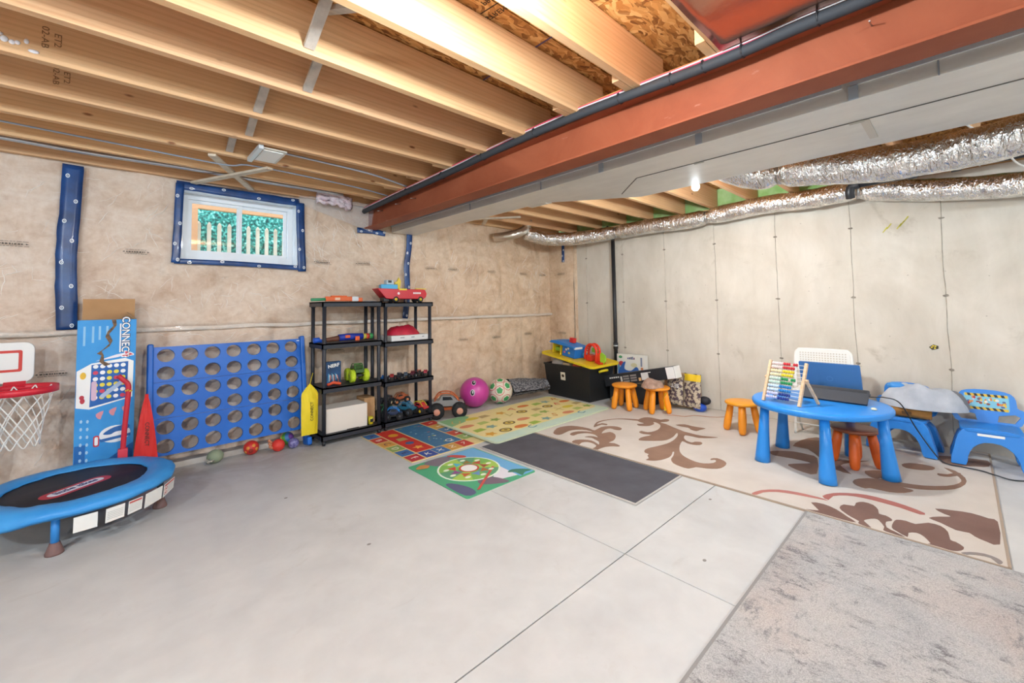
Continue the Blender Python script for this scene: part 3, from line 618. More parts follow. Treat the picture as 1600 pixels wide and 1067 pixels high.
mb = MB(); mb.prism(rrect(-0.065, -0.16, 0.105, 0.16, 0.005, 1), 0.008, [list(reversed(rrect(-0.045, -0.13, 0.085, 0.13, 0.005, 1)))]); mb.build('frame', mat('D8D2C4', 0.5), vt)
# loose wool under the plastic at the beam pocket
mb = MB(); mb.grid(lambda u, v: (1.50+0.36*u, 4.52-0.05*math.sin(PI*u)-0.05*noise.noise((u*6, v*5, 3)), 2.52-0.17*v*(0.75+0.5*noise.noise((u*5, 0, 1)))-0.02*u), 18, 10)
tag(mb.build('insulation_scrap', mat('E9DCE0', 0.9, c2='D4BCC4', scale=20, bump=0.8, bscale=30), solid=0.03), 'fluffy pale pink insulation scrap hanging from the last joist', 'insulation')
mb = MB(); mb.grid(lambda u, v: (1.36+0.78*u, 4.60+0.06*v*(1-u)-0.10*u*(1-v), 2.47-0.10*u*0-0.30*v*(0.25+0.75*u)+0.012*noise.noise((u*9, v*9, 4))), 24, 12)
tag(mb.build('plastic_flap', mat('E6E6EA', 0.12, alpha=0.30, coat=1.0, bump=0.7, bscale=14)), 'clear plastic sheet flap pulled around the beam end', 'plastic sheet')

# blue sheathing tape
def tape(name, label, pts, width, nrm, parentpos=None, logos=True, along=None):
    """ribbon through pts (world), pushed out along nrm"""
    p = spline(pts, 6); o = thing(name, label, 'tape', p[0]); nv = Vector(nrm); mb = MB(); vs = []; fs = []
    for i, q in enumerate(p):
        d = (Vector(p[min(i+1, len(p)-1)])-Vector(p[max(i-1, 0)])).normalized(); sd = d.cross(nv).normalized(); q = Vector(q)-Vector(p[0])
        for s in (-1, -0.3, 0.3, 1): vs.append(q+sd*s*width/2*(1+0.12*noise.noise((q.x*9+s, q.z*9, 1)))+nv*(0.004*noise.noise((q.z*14, q.x*14, s))))
        if i: fs += [(4*i-4+k, 4*i-3+k, 4*i+1+k, 4*i+k) for k in range(3)]
    mb.add(vs, fs, True); mb.build('tape_band', TAPE, o, solid=0.0015)
    tot = len(p); k = 0
    for i in range(2, tot-1, 3):
        q = Vector(p[i])-Vector(p[0]); d = (Vector(p[i+1])-Vector(p[i])).normalized(); sd = d.cross(nv).normalized(); k += 1; mb = MB()
        mb.T = TR(q+nv*0.0055+sd*width*(0.22 if k % 2 else -0.22), d, sd); mb.prism(circ(0, 0, 0.016, 12, 0.012), 0.0006, [list(reversed(circ(0, 0, 0.010, 10, 0.007)))]); mb.prism([(-.006, -.002), (.006, -.002), (.006, .002), (-.006, .002)], 0.0006); mb.build('tape_logo', TAPEW, o)
    return o
yt = Y1-0.040
tape('tape_strip', 'wide blue printed tape strip down the wall above the tall game box', [(-0.255, yt, 2.44), (-0.262, yt, 2.1), (-0.275, yt, 1.8), (-0.268, yt, 1.45), (-0.258, yt, 1.175)], 0.115, (0, -1, 0))
tape('tape_strip', 'blue printed tape strip down the wall behind the toy boat', [(2.64, yt, 2.31), (2.635, yt, 2.05), (2.60, yt, 1.80), (2.61, yt, 1.5), (2.575, yt, 1.17)], 0.075, (0, -1, 0))
tape('tape_strip', 'short blue tape strip beside the concrete wall under the foil duct', [(5.215, 4.335, 2.33), (5.215, 4.335, 2.15), (5.215, 4.34, 1.985)], 0.055, (-1, 0, 0))
tape('tape_strip', 'blue tape patch on the wall under the end of the red beam', [(1.98, yt, 2.185), (2.15, yt, 2.19), (2.32, yt, 2.175)], 0.06, (0, -1, 0))
tape('tape_strip', 'blue tape band along the top of the basement window', [(0.37, yt, 2.405), (0.8, yt, 2.40), (1.37, yt, 2.40)], 0.075, (0, -1, 0))
tape('tape_strip', 'blue tape band along the bottom of the basement window', [(0.365, yt, 1.735), (0.8, yt, 1.738), (1.40, yt, 1.725)], 0.045, (0, -1, 0))
tape('tape_strip', 'blue tape band down the left side of the basement window', [(0.395, yt-0.003, 2.42), (0.385, yt-0.003, 2.0), (0.375, yt-0.003, 1.72)], 0.060, (0, -1, 0))
tape('tape_strip', 'wide blue tape band down the right side of the basement window', [(1.375, yt-0.003, 2.40), (1.385, yt-0.003, 2.05), (1.40, yt-0.003, 1.69)], 0.080, (0, -1, 0))

# bare bulbs in porcelain holders; the two behind the camera are added fill
BLAB = {'near': 'bare bulb in a porcelain holder above the open floor', 'wall': 'glowing bare bulb between the duct and the concrete wall', 'left': 'bare bulb in a porcelain holder on the left', 'rear_fill': 'added fill bulb in a porcelain holder behind the camera', 'side': 'added fill bulb in a porcelain holder near the right wall behind the camera'}
for nm, (bx_, by_, bz_), wt, rad, col in BULBS:
    t = thing('bulb_fixture', BLAB[nm], 'lamp', (bx_, by_, bz_))
    mb = MB(); mb.lathe([(0.055, 0.19), (0.055, 0.165), (0.04, 0.15), (0.024, 0.13), (0.024, 0.07), (0.018, 0.065)], 16); mb.build('lamp_holder', WHITE, t)
    mb = MB(); mb.lathe([(0.0, -0.030), (0.015, -0.027), (0.027, -0.012), (0.030, 0.0), (0.026, 0.022), (0.016, 0.045), (0.013, 0.068)], 16); mb.build('bulb', mat('FFF1DC', 0.4, emit=60.0), t)
    if nm in ('near', 'wall'): MB().box((0, 0.0 if nm == 'near' else 0.0, 0.2125), (0.09, 0.38, 0.045)).build('mount_block', WOOD, t)
    ld = bpy.data.lights.new('bulb_light', 'POINT'); ld.energy = wt; ld.shadow_soft_size = rad; ld.color = col
    lo = bpy.data.objects.new('bulb_light', ld); C.objects.link(lo); lo.parent = t
MOTIF={
'A':[(3.26,2.89),(3.41,2.97),(3.51,2.96),(3.59,2.91),(3.63,2.80),(3.63,2.70),(3.62,2.64),(3.76,2.66),(3.85,2.62),(3.89,2.55),(3.87,2.48),(3.80,2.46),(3.78,2.51),(3.79,2.56),(3.72,2.58),(3.58,2.53),(3.68,2.50),(3.65,2.42),(3.57,2.36),(3.47,2.32),(3.39,2.32),(3.41,2.27),(3.39,2.20),(3.36,2.19),(3.33,2.23),(3.27,2.27),(3.18,2.28),(3.11,2.28),(3.12,2.33),(3.18,2.33),(3.24,2.35),(3.27,2.41),(3.27,2.47),(3.22,2.50),(3.14,2.48),(3.10,2.50),(3.11,2.54),(3.17,2.58),(3.24,2.59),(3.30,2.54),(3.33,2.47),(3.30,2.39),(3.28,2.35),(3.35,2.40),(3.38,2.47),(3.40,2.52),(3.37,2.58),(3.42,2.57),(3.45,2.53),(3.45,2.48),(3.50,2.55),(3.50,2.61),(3.47,2.66),(3.40,2.69),(3.33,2.69),(3.34,2.74),(3.41,2.76),(3.48,2.74),(3.53,2.68),(3.56,2.62),(3.57,2.71),(3.51,2.79),(3.42,2.82),(3.29,2.80),(3.24,2.82)],
'B':[(3.71,2.72),(3.82,2.78),(3.93,2.81),(4.06,2.78),(4.18,2.71),(4.25,2.62),(4.29,2.53),(4.24,2.51),(4.20,2.62),(4.14,2.71),(4.02,2.77),(3.89,2.78),(3.81,2.75),(3.89,2.74),(3.90,2.68),(3.86,2.66),(3.84,2.71),(3.75,2.71)],
'C':[(4.27,2.53),(4.41,2.53),(4.46,2.46),(4.45,2.35),(4.51,2.33),(4.51,2.28),(4.44,2.26),(4.39,2.28),(4.34,2.30),(4.33,2.23),(4.27,2.12),(4.23,2.03),(4.20,1.97),(4.19,1.89),(4.18,1.84),(4.19,1.77),(4.24,1.66),(4.17,1.70),(4.10,1.78),(4.10,1.84),(4.09,1.91),(4.00,1.88),(3.94,1.83),(3.92,1.77),(3.96,1.76),(3.99,1.72),(3.96,1.69),(3.90,1.69),(3.87,1.73),(3.87,1.79),(3.90,1.85),(3.76,1.81),(3.63,1.75),(3.55,1.69),(3.50,1.62),(3.47,1.54),(3.48,1.48),(3.54,1.43),(3.60,1.43),(3.62,1.45),(3.59,1.47),(3.63,1.48),(3.67,1.45),(3.65,1.39),(3.60,1.35),(3.51,1.34),(3.44,1.36),(3.39,1.42),(3.36,1.49),(3.29,1.52),(3.29,1.59),(3.32,1.66),(3.39,1.71),(3.47,1.73),(3.57,1.77),(3.56,1.78),(3.51,1.76),(3.42,1.74),(3.31,1.76),(3.25,1.80),(3.23,1.85),(3.28,1.85),(3.33,1.89),(3.37,1.90),(3.38,1.94),(3.42,1.97),(3.49,1.98),(3.60,1.95),(3.73,1.92),(3.86,1.92),(4.01,1.95),(4.10,1.99),(4.09,2.00),(3.96,1.97),(3.83,1.97),(3.76,2.01),(3.70,2.07),(3.66,2.12),(3.65,2.16),(3.72,2.18),(3.79,2.17),(3.88,2.15),(3.85,2.22),(3.87,2.28),(3.93,2.29),(3.93,2.22),(4.02,2.19),(4.13,2.20),(4.25,2.25),(4.31,2.33),(4.30,2.36),(4.25,2.32),(4.15,2.32),(4.10,2.36),(4.08,2.41),(4.12,2.45),(4.15,2.43),(4.20,2.41),(4.21,2.47)],
'D':[(4.37,2.14),(4.45,2.08),(4.44,1.99),(4.45,1.92),(4.45,1.86),(4.37,1.88),(4.30,1.89),(4.31,1.95),(4.36,2.00),(4.35,2.07)],
'E':[(4.64,2.41),(4.74,2.35),(4.77,2.23),(4.89,2.17),(4.93,2.07),(4.98,1.95),(5.15,1.84),(5.13,1.83),(4.96,1.94),(4.90,2.06),(4.86,2.16),(4.75,2.21),(4.71,2.33)],
'F':[(3.16,1.03),(3.26,1.00),(3.35,0.92),(3.39,0.82),(3.40,0.73),(3.40,0.68),(3.38,0.65),(3.38,0.67),(3.36,0.75),(3.34,0.83),(3.30,0.92),(3.23,0.98),(3.16,1.00)],
'F2':[(3.44,0.69),(3.54,0.65),(3.61,0.58),(3.66,0.49),(3.66,0.39),(3.64,0.30),(3.59,0.21),(3.55,0.23),(3.58,0.32),(3.59,0.41),(3.59,0.50),(3.56,0.58),(3.49,0.64),(3.40,0.65)],
'G':[(3.15,0.72),(3.19,0.66),(3.28,0.72),(3.31,0.66),(3.28,0.59),(3.22,0.53),(3.17,0.48),(3.14,0.53),(3.13,0.60)],
'H':[(3.32,0.58),(3.39,0.57),(3.41,0.52),(3.47,0.52),(3.52,0.49),(3.51,0.44),(3.45,0.41),(3.39,0.40),(3.39,0.37),(3.36,0.34),(3.33,0.34),(3.30,0.36),(3.22,0.35),(3.19,0.31),(3.15,0.27),(3.16,0.33),(3.17,0.36),(3.22,0.36),(3.29,0.39),(3.30,0.41),(3.26,0.44),(3.22,0.45),(3.15,0.41),(3.15,0.45),(3.17,0.47),(3.20,0.47),(3.23,0.51),(3.27,0.55)],
'I':[(3.31,0.33),(3.37,0.32),(3.39,0.28),(3.38,0.24),(3.45,0.19),(3.45,0.14),(3.39,0.11),(3.29,0.10),(3.28,0.08),(3.24,0.05),(3.19,0.06),(3.15,0.09),(3.14,0.13),(3.14,0.18),(3.17,0.17),(3.24,0.20),(3.26,0.23),(3.23,0.26),(3.17,0.26),(3.21,0.31),(3.24,0.33)],
'J':[(3.71,0.17),(3.75,0.10),(3.78,0.02),(3.76,-0.05),(3.74,-0.09),(3.41,-0.08),(3.40,-0.03),(3.43,0.01),(3.46,0.03),(3.45,0.08),(3.50,0.14),(3.53,0.19),(3.59,0.15),(3.64,0.10),(3.66,0.13)],
'K':[(3.16,0.06),(3.20,0.03),(3.23,-0.02),(3.22,-0.06),(3.19,-0.08),(3.15,-0.07),(3.16,-0.06),(3.20,-0.04),(3.19,-0.00),(3.17,0.03),(3.15,0.04)],
'L':[(4.14,1.19),(4.21,1.15),(4.28,1.05),(4.28,0.94),(4.23,0.87),(3.85,0.80),(3.82,0.88),(3.87,0.97),(3.92,1.00),(4.00,0.94),(4.07,0.88),(4.09,0.95),(4.08,1.05),(4.07,1.15)],
'L2':[(4.68,1.08),(4.87,1.00),(4.86,0.85),(4.57,0.88),(4.28,0.78),(4.44,0.57),(4.30,0.66),(4.17,0.71),(4.02,0.62),(4.06,0.74),(4.26,0.86),(4.44,0.98),(4.44,1.09)],
'M':[(3.86,0.59),(3.95,0.57),(4.05,0.47),(4.07,0.35),(4.11,0.24),(4.21,0.13),(4.33,0.07),(4.43,0.06),(4.53,0.09),(4.65,0.15),(4.62,0.09),(4.49,0.04),(4.34,0.04),(4.18,0.09),(4.08,0.17),(4.01,0.26),(3.98,0.34),(3.97,0.30),(3.95,0.28),(3.87,0.32),(3.82,0.39),(3.81,0.49),(3.78,0.51),(3.80,0.56)],
'N':[(4.52,0.38),(4.60,0.34),(4.63,0.26),(4.61,0.20),(4.53,0.21),(4.47,0.27),(4.45,0.35)],
'O':[(4.47,0.18),(4.49,0.13),(4.59,0.08),(4.55,0.06),(4.44,0.12),(4.42,0.17)],
'P':[(4.97,0.19),(5.03,0.07),(5.08,-0.10),(4.91,-0.10),(4.85,-0.02),(4.78,0.07),(4.77,0.16)],
'Q':[(4.16,0.56),(4.25,0.47),(4.17,0.42),(4.04,0.48),(4.07,0.53)],
}
# ================================================================== RUGS AND MATS
def piece(name, parent, m, outline, z, T=None, d=0.0006, holes=()):
    mb = MB()
    if T: mb.T = T
    mb.prism(outline, d, holes, z); return mb.build(name, m, parent)
gr = thing('area_rug', 'large grey distressed rug on the concrete floor in the foreground', 'rug', (1.35, -0.9, 0))
MB().box((0.885, -0.05, 0.005), (1.79, 3.33, 0.010)).build('pile', GREYRUG, gr)
MB().box((0.885, 1.612, 0.005), (1.79, 0.012, 0.011)).build('bound_edge', mat('8F8D8B', 0.9), gr); MB().box((-0.005, -0.05, 0.005), (0.012, 3.33, 0.011)).build('bound_edge', mat('9B9A98', 0.9), gr)
br = thing('area_rug', 'beige rug with brown scrolling leaf pattern under the blue table', 'rug', (3.145, -0.10, 0))
BEI = mat('CCC3B9', 0.95, c2='D6CEC5', scale=3, bump=0.35, bscale=300); BRN = mat('9A7A66', 0.95, c2='8B6C5A', scale=4, bump=0.35, bscale=300); BRN2 = mat('84665C', 0.95, c2='765A50', scale=4, bump=0.35, bscale=300)
MB().box((1.09, 1.60, 0.005), (2.17, 3.20, 0.010)).build('pile', BEI, br)
for a, b in (((0, 0), (2.175, 0)), ((0, 0), (0, 3.2)), ((2.175, 0), (2.175, 3.2))): MB().bar((a[0], a[1], 0.005), (b[0], b[1], 0.005), 0.012, 0.011).build('bound_edge', mat('A89684', 0.9), br)
cols = {'E': mat('B58A72', 0.95), 'F': mat('B4756B', 0.95), 'F2': mat('A8685F', 0.95), 'K': mat('8C827E', 0.95)}
for k, pts in MOTIF.items():
    p = [(min(max(x-3.145, 0.012), 2.155), max(y+0.10, 0.015)) for x, y in pts]
    piece('leaf_motif', br, cols.get(k, BRN2 if k in 'GHIJ' else BRN), smooth_closed(p, 2), 0.0095, d=0.0014+0.00004*len(br.children))
dm = thing('foam_mat', 'plain dark grey rectangular mat with a pale edge beside the beige rug', 'mat', (2.475, 1.495, 0))
MB().box((0.325, 0.80, 0.005), (0.65, 1.60, 0.009)).build('backing', mat('B9B5B0', 0.8), dm); MB().box((0.329, 0.803, 0.010), (0.626, 1.576, 0.004)).build('top_sheet', mat('4A4A52', 0.8, c2='55555D', scale=5), dm)
# yellow alphabet mat
ym = thing('play_mat', 'pale yellow play mat printed with small letters and pictures', 'mat', (2.62, 3.03, 0.0125))
MB().prism(rrect(0, 0, 1.87, 1.03, 0.05), 0.013).build('foam', mat('C9D3B4', 0.7), ym)
piece('printed_field', ym, mat('BFD8CC', 0.6, c2='CFE0C8', scale=3), rrect(0.01, 0.01, 1.86, 1.02, 0.045), 0.013)
piece('printed_field', ym, mat('EBDD94', 0.6, c2='E6D6A0', scale=3), rrect(0.03, 0.16, 1.84, 1.01, 0.1, 6), 0.0138)
piece('printed_field', ym, mat('86B884', 0.6), [(0.02, 0.74), (0.24, 0.80), (0.40, 0.94), (0.38, 1.01), (0.03, 1.01)], 0.0142)
pc = ['D9A036', 'C9852F', 'D8C23A', '9DB84A', '8FA84B', 'CF6B4A', 'D88A62', 'B9A36A', '7EA39A', 'C7B46A', 'D97C3A', 'B5C46A']
for i in range(9):
    for j in range(4):
        x, y = 0.14+i*0.205+rnd.uniform(-.03, .03), 0.25+j*0.19+rnd.uniform(-.03, .03)
        if (i, j) in ((2, 1), (6, 2), (1, 0), (4, 2)):
            piece('printed_picture', ym, mat('6B5330', 0.6), circ(x, y, 0.075, 18, 0.06), 0.0145, holes=[list(reversed(circ(x, y, 0.055, 16, 0.042)))]); piece('printed_picture', ym, mat('D9BE55', 0.6), circ(x, y, 0.054, 16, 0.041), 0.0145); piece('printed_picture', ym, mat('7E6236', 0.6), circ(x, y, 0.022, 8), 0.0152); continue
        m = mat(pc[(i*5+j*3) % 12], 0.6); k = (i*3+j) % 4
        if k == 0: o = smooth_closed([(x+0.075*math.cos(t)*(1 if n % 2 else 0.55), y+0.065*math.sin(t)*(1 if n % 2 else 0.55)) for n, t in enumerate([R(36*q) for q in range(10)])], 2)
        elif k == 1: o = [(x-0.07, y-0.045), (x+0.07, y-0.03), (x+0.05, y+0.05), (x-0.06, y+0.045)]
        elif k == 2: o = smooth_closed([(x-0.09, y), (x-0.03, y+0.05), (x+0.07, y+0.03), (x+0.08, y-0.03), (x-0.03, y-0.045)], 3)
        else: text('AEKMRSUVXZ'[(i+j*2) % 10], 0.17, m, ym, TR((x, y, 0.0148), (0.8, -0.6, 0), (0.6, 0.8, 0)), name='printed_letter'); continue
        piece('printed_picture', ym, m, o, 0.0145)
for x, y in ((0.62, 0.14), (1.45, 0.13)): text('U', 0.14, mat('5F8F98', 0.6), ym, TR((x, y, 0.0148), (0.3, -1, 0), (1, 0.3, 0)), name='printed_letter')
# red and blue hopscotch-like mat
rm = thing('play_mat', 'red and blue learning mat with letters and shapes in front of the shelves', 'mat', (1.84, 3.21, 0))
MB().box((0.425, 0.505, 0.003), (0.85, 1.01, 0.006)).build('sheet', mat('D9C48A', 0.7), rm)
def rmq(c, x0, y0, x1, y1): piece('printed_square', rm, mat(c, 0.6, c2=c, scale=9), [(x0, y0), (x1, y0), (x1, y1), (x0, y1)], 0.006)
sq = ['3E6FA8', 'C23A32', 'CF9A4A', '8FA860', '3E6FA8', 'B8323E']
for i in range(6): rmq(sq[i % 6], 0.008, 0.85-i*0.168, 0.135, 1.0-i*0.168)
rmq('C8352C', 0.15, 0.19, 0.34, 1.0); rmq('3C7299', 0.355, 0.19, 0.66, 1.0)
sq2 = ['C23A32', 'D0A04E', '4A78A0', 'C24A3A', '8FA860']
for i in range(5): rmq(sq2[i], 0.675, 0.84-i*0.165, 0.842, 0.995-i*0.165)
for i, c in enumerate(('344F9A', '3E6FA8', 'CF9A4A', 'C23A32')): rmq(c, 0.15+i*0.132, 0.01, 0.275+i*0.132, 0.175)
for c, x, y, k in (('E0A030', 0.245, 0.80, 0), ('B5A060', 0.245, 0.62, 1), ('3F5F8A', 0.245, 0.47, 2), ('E8B050', 0.245, 0.31, 3)):
    o = [circ(x, y, 0.05, 14), [(x-.05, y-.04), (x+.05, y-.04), (x+.04, y+.05), (x-.04, y+.05)], circ(x, y, 0.045, 6), [(x+0.055*math.cos(R(36*q+90))*(1 if q % 2 == 0 else .45), y+0.055*math.sin(R(36*q+90))*(1 if q % 2 == 0 else .45)) for q in range(10)]][k]
    piece('printed_shape', rm, mat(c, 0.6), o, 0.0066)
wl = mat('E8E2D2', 0.6)
for i, s in enumerate('ABCDEF'): text(s, 0.09, wl if i % 2 else mat('4A2A50', 0.6), rm, TR((0.07, 0.925-i*0.168, 0.0068), (0.3, -1, 0), (1, 0.3, 0)), name='printed_letter')
for i in range(5): text('12345'[i], 0.09, wl, rm, TR((0.76, 0.92-i*0.165, 0.0068), (0.3, -1, 0), (1, 0.3, 0)), name='printed_letter')
for i in range(4): text('KXZ7'[i], 0.09, wl, rm, TR((0.21+i*0.132, 0.09, 0.0068), (1, -0.2, 0), (0.2, 1, 0)), name='printed_letter')
for k in range(26):
    x, y = 0.39+0.24*rnd.random(), 0.23+0.73*rnd.random(); piece('printed_fleck', rm, mat(rnd.choice(['8FB9C9', 'D9A05A', 'C96A5A', 'E8E2D2', '5A8FB0', '8FA860']), 0.6), circ(x, y, rnd.uniform(.008, .022), 6, rnd.uniform(.005, .012), rnd.random()*3), 0.0066)
text('Q', 0.10, wl, rm, TR((0.56, 0.27, 0.0068), (1, 0.1, 0), (-0.1, 1, 0)), name='printed_letter')
# dinosaur spinner mat
gm = thing('play_mat', 'green and sky blue mat with a round spinner wheel print', 'mat', (1.762, 2.345, 0))
MB().prism(rrect(0, 0, 0.672, 0.80, 0.02), 0.005).build('sheet', mat('4FA87C', 0.55), gm)
gpk = [0]
def gp(c, o, z=0.005, holes=()):
    gpk[0] += 1; return piece('printed_area', gm, mat(c, 0.55), o, z+0.00004*gpk[0], holes=holes)
gp('6FB0DC', [(0.30, 0.79), (0.66, 0.79), (0.665, 0.02), (0.52, 0.02), (0.50, 0.45), (0.40, 0.70)]); gp('E3DFE6', [(0.30, 0.10), (0.52, 0.05), (0.54, 0.28), (0.44, 0.22)]); gp('7E7480', smooth_closed([(0.13, 0.75), (0.20, 0.62), (0.30, 0.66), (0.38, 0.75), (0.30, 0.795), (0.18, 0.79)], 3))
gp('5B5F80', smooth_closed([(0.02, 0.28), (0.02, 0.05), (0.10, 0.03), (0.12, 0.14), (0.07, 0.28)], 3)); gp('7A6A78', smooth_closed([(0.21, 0.12), (0.34, 0.02), (0.40, 0.02), (0.36, 0.16), (0.28, 0.22)], 3)); gp('3F7F68', smooth_closed([(0.56, 0.16), (0.64, 0.10), (0.66, 0.04), (0.60, 0.05), (0.54, 0.02), (0.54, 0.10), (0.50, 0.14)], 3))
cx, cy = 0.335, 0.42
gp('EAF2E4', circ(cx, cy, 0.252, 40), 0.0056)
for i in range(9):
    a = [R(40*i+t) for t in (0, 13, 27, 40)]; gp(['7FB85A', '5F9F78', 'A8CC5A'][i % 3], [(cx, cy)]+[(cx+0.238*math.cos(t), cy+0.238*math.sin(t)) for t in a], 0.0062)
    t = R(40*i+20); gp('EAEFD8', circ(cx+0.18*math.cos(t+0.18), cy+0.18*math.sin(t+0.18), 0.026, 8, 0.018), 0.0068)
    gp(['C04A3A', '9A7A3A', '4FB0C8', 'C8423A', '8A4A8A', 'C05A38', '6A8FC0', 'B86A3A', 'A0503A'][i], smooth_closed([(cx+0.13*math.cos(t)+0.045*math.cos(t+b)*q, cy+0.13*math.sin(t)+0.045*math.sin(t+b)*q) for b, q in ((0, 1), (1.2, .5), (2.2, 1.1), (3.4, .5), (4.3, .9), (5.3, .4))], 2), 0.0068)
gp('C8483A', circ(cx, cy, 0.082, 24), 0.0068); gp('F2EFEA', circ(cx, cy, 0.066, 24), 0.0074)
text('100', 0.075, mat('2A2A2E', 0.5), gm, TR((cx-0.01, cy, 0.0084), (0.45, -0.9, 0), (0.9, 0.45, 0)), name='printed_number', bold=0.002)
gp('C8524A', [(0.13, 0.06), (0.15, 0.05), (0.50, 0.30), (0.49, 0.32)], 0.0062); gp('C8524A', smooth_closed([(0.36, 0.77), (0.42, 0.66), (0.47, 0.64), (0.48, 0.68), (0.42, 0.76)], 3), 0.0062); gp('C88A52', smooth_closed([(0.02, 0.70), (0.10, 0.66), (0.14, 0.70), (0.09, 0.75)], 3), 0.0062)

# ================================================================== TRAMPOLINE AND GAMES, LEFT
PADM = mat('2F8CD6', 0.45, c2='3E9AE0', scale=4, bump=0.25, bscale=9)
tp = thing('mini_trampoline', 'round blue padded mini trampoline with black jumping mat', 'trampoline', (-0.14, 3.82, 0))
mb = MB(); mb.lathe([(0.0, 0.236), (0.36, 0.236)], 48, caps=False); mb.build('jump_mat', mat('15151C', 0.6, c2='1E1E30', scale=3), tp, solid=0.004)
def padf(u, v):
    t = 2*PI*u; r, z = [(0.325, 0.239), (0.335, 0.247), (0.385, 0.256), (0.440, 0.250), (0.463, 0.236), (0.468, 0.218), (0.462, 0.202)][min(6, round(v*6))]
    z += 0.006*noise.noise((math.cos(t)*5, math.sin(t)*5, v*3)); sag = math.exp(-((math.degrees(t)-232)/16)**2); z -= sag*0.030*(v > 0.6)
    r += 0.008*noise.noise((math.cos(t)*7, math.sin(t)*7, v*2)); return (r*math.cos(t), r*math.sin(t), z)
mb = MB(); mb.grid(padf, 72, 6); mb.build('pad', PADM, tp, solid=0.006)
mb = MB(); mb.tube([(0.43*math.cos(2*PI*k/40), 0.43*math.sin(2*PI*k/40), 0.200) for k in range(40)], 0.013, 8, closed=True); mb.build('rim_tube', mat('3A8FD6', 0.4), tp)
for a, c in ((260, '2F86D2'), (346, '55606B'), (74, '55606B'), (168, '55606B')):
    ca, sa = math.cos(R(a)), math.sin(R(a)); mb = MB(); mb.cyl((0.40*ca, 0.40*sa, 0.205), (0.40*ca, 0.40*sa, 0.035), 0.018, 12); l = mb.build('leg', mat(c, 0.4), tp)
    mb = MB(); mb.at((0.40*ca, 0.40*sa, 0)); mb.lathe([(0.038, 0.0), (0.038, 0.010), (0.026, 0.045), (0.021, 0.062), (0.0, 0.062)], 14); mb.build('rubber_foot', mat('7A5C58', 0.6), l)
dx, dy = Vector((0.80, 0.60, 0)), Vector((-0.60, 0.80, 0)); TL = TR((-0.005, -0.065, 0.2385), dx, dy)
lg = piece('logo_badge', tp, mat('B0263A', 0.5), rrect(-0.175, -0.062, 0.175, 0.062, 0.061, 8), 0, TL); piece('logo_field', lg, mat('DDE3EE', 0.5), rrect(-0.140, -0.034, 0.140, 0.034, 0.033, 8), 0.0008, TL)
text('little tikes', 0.058, mat('232B6A', 0.5), lg, TL @ Matrix.Translation((0, 0.004, 0.0022)), sx=0.95, bold=0.001)
for k, (a, wd, h) in enumerate(((276, 0.095, 0.085), (291, 0.085, 0.080), (303, 0.075, 0.078), (317, 0.125, 0.085), (335, 0.145, 0.080))):
    t = R(a); T = TR((0.468*math.cos(t), 0.468*math.sin(t), 0.150), (-math.sin(t), math.cos(t), 0), (0.10*math.cos(t), 0.10*math.sin(t), 1))
    o = piece('warning_label', tp, mat('E9E8E4', 0.6), [(-wd/2, -h/2), (wd/2, -h/2+0.006*k*0.3), (wd/2, h/2), (-wd/2, h/2)], 0, T, d=0.0012)
    if k in (2, 4): piece('label_print', o, mat('C8605A', 0.6), [(-wd*.45, h*.30), (wd*.45, h*.30), (wd*.45, h*.44), (-wd*.45, h*.44)], 0.0013, T)
    for q in range(5 if k in (1, 2, 4) else 0): piece('label_print', o, mat('A9A6A2', 0.6), [(-wd*(.12 if k == 4 else .42), h*(.20-.12*q)), (wd*.42, h*(.20-.12*q)), (wd*.42, h*(.225-.12*q)), (-wd*(.12 if k == 4 else .42), h*(.225-.12*q))], 0.0013, T)
    if k == 4:
        for q in range(4): piece('label_print', o, mat('C8605A', 0.6), circ(-0.055+0.022*(q % 2), 0.008-0.026*(q//2), 0.010, 10), 0.0013, T, holes=[list(reversed(circ(-0.055+0.022*(q % 2), 0.008-0.026*(q//2), 0.007, 8)))])
# basketball hoop
hp = thing('basketball_hoop', 'toy basketball hoop with white backboard and red rim', 'basketball hoop', (-0.62, 4.45, 0))
MB().cyl((-0.02, 0.03, 0.03), (0.03, 0.02, 0.86), 0.028, 14).build('pole', mat('1B4FA0', 0.4), hp)
MB().prism(rrect(-0.25, -0.18, 0.25, 0.18, 0.08), 0.06).build('base', BLACK, hp)
Tb = TR((0.0, 0.0, 0.97), (1, 0, 0), (0, 0, 1)); mb = MB(); mb.T = Tb; mb.prism(rrect(-0.30, -0.14, 0.22, 0.135, 0.05), 0.03, z0=-0.03); bb = mb.build('backboard', mat('E6E6E4', 0.4), hp, bevel=0.004)
piece('red_square', bb, mat('C9382E', 0.5), rrect(-0.17, -0.065, 0.165, 0.082, 0.012), 0.0005, Tb, holes=[list(reversed(rrect(-0.150, -0.048, 0.148, 0.064, 0.006)))], d=0.001)
rx, ry_, rz_ = 0.185, -0.20, 0.80
mb = MB(); mb.at((rx, ry_, rz_)); mb.lathe([(0.160, -0.020), (0.172, -0.020), (0.172, 0.022), (0.160, 0.022), (0.160, -0.020)], 32, caps=False); mb.at(); mb.bar((rx-0.05, ry_+0.16, rz_), (rx-0.05, -0.0, rz_+0.03), 0.10, 0.025); mb.build('rim', mat('CF2436', 0.4), hp)
mb = MB(); N = 10
def netp(k, j):
    r = [0.158, 0.140, 0.122, 0.108, 0.098, 0.094][j]; z = rz_ + [0.010, -0.065, -0.135, -0.205, -0.265, -0.315][j]; t = 2*PI*(k+0.5*j)/N; return (rx+r*math.cos(t), ry_+r*math.sin(t), z)
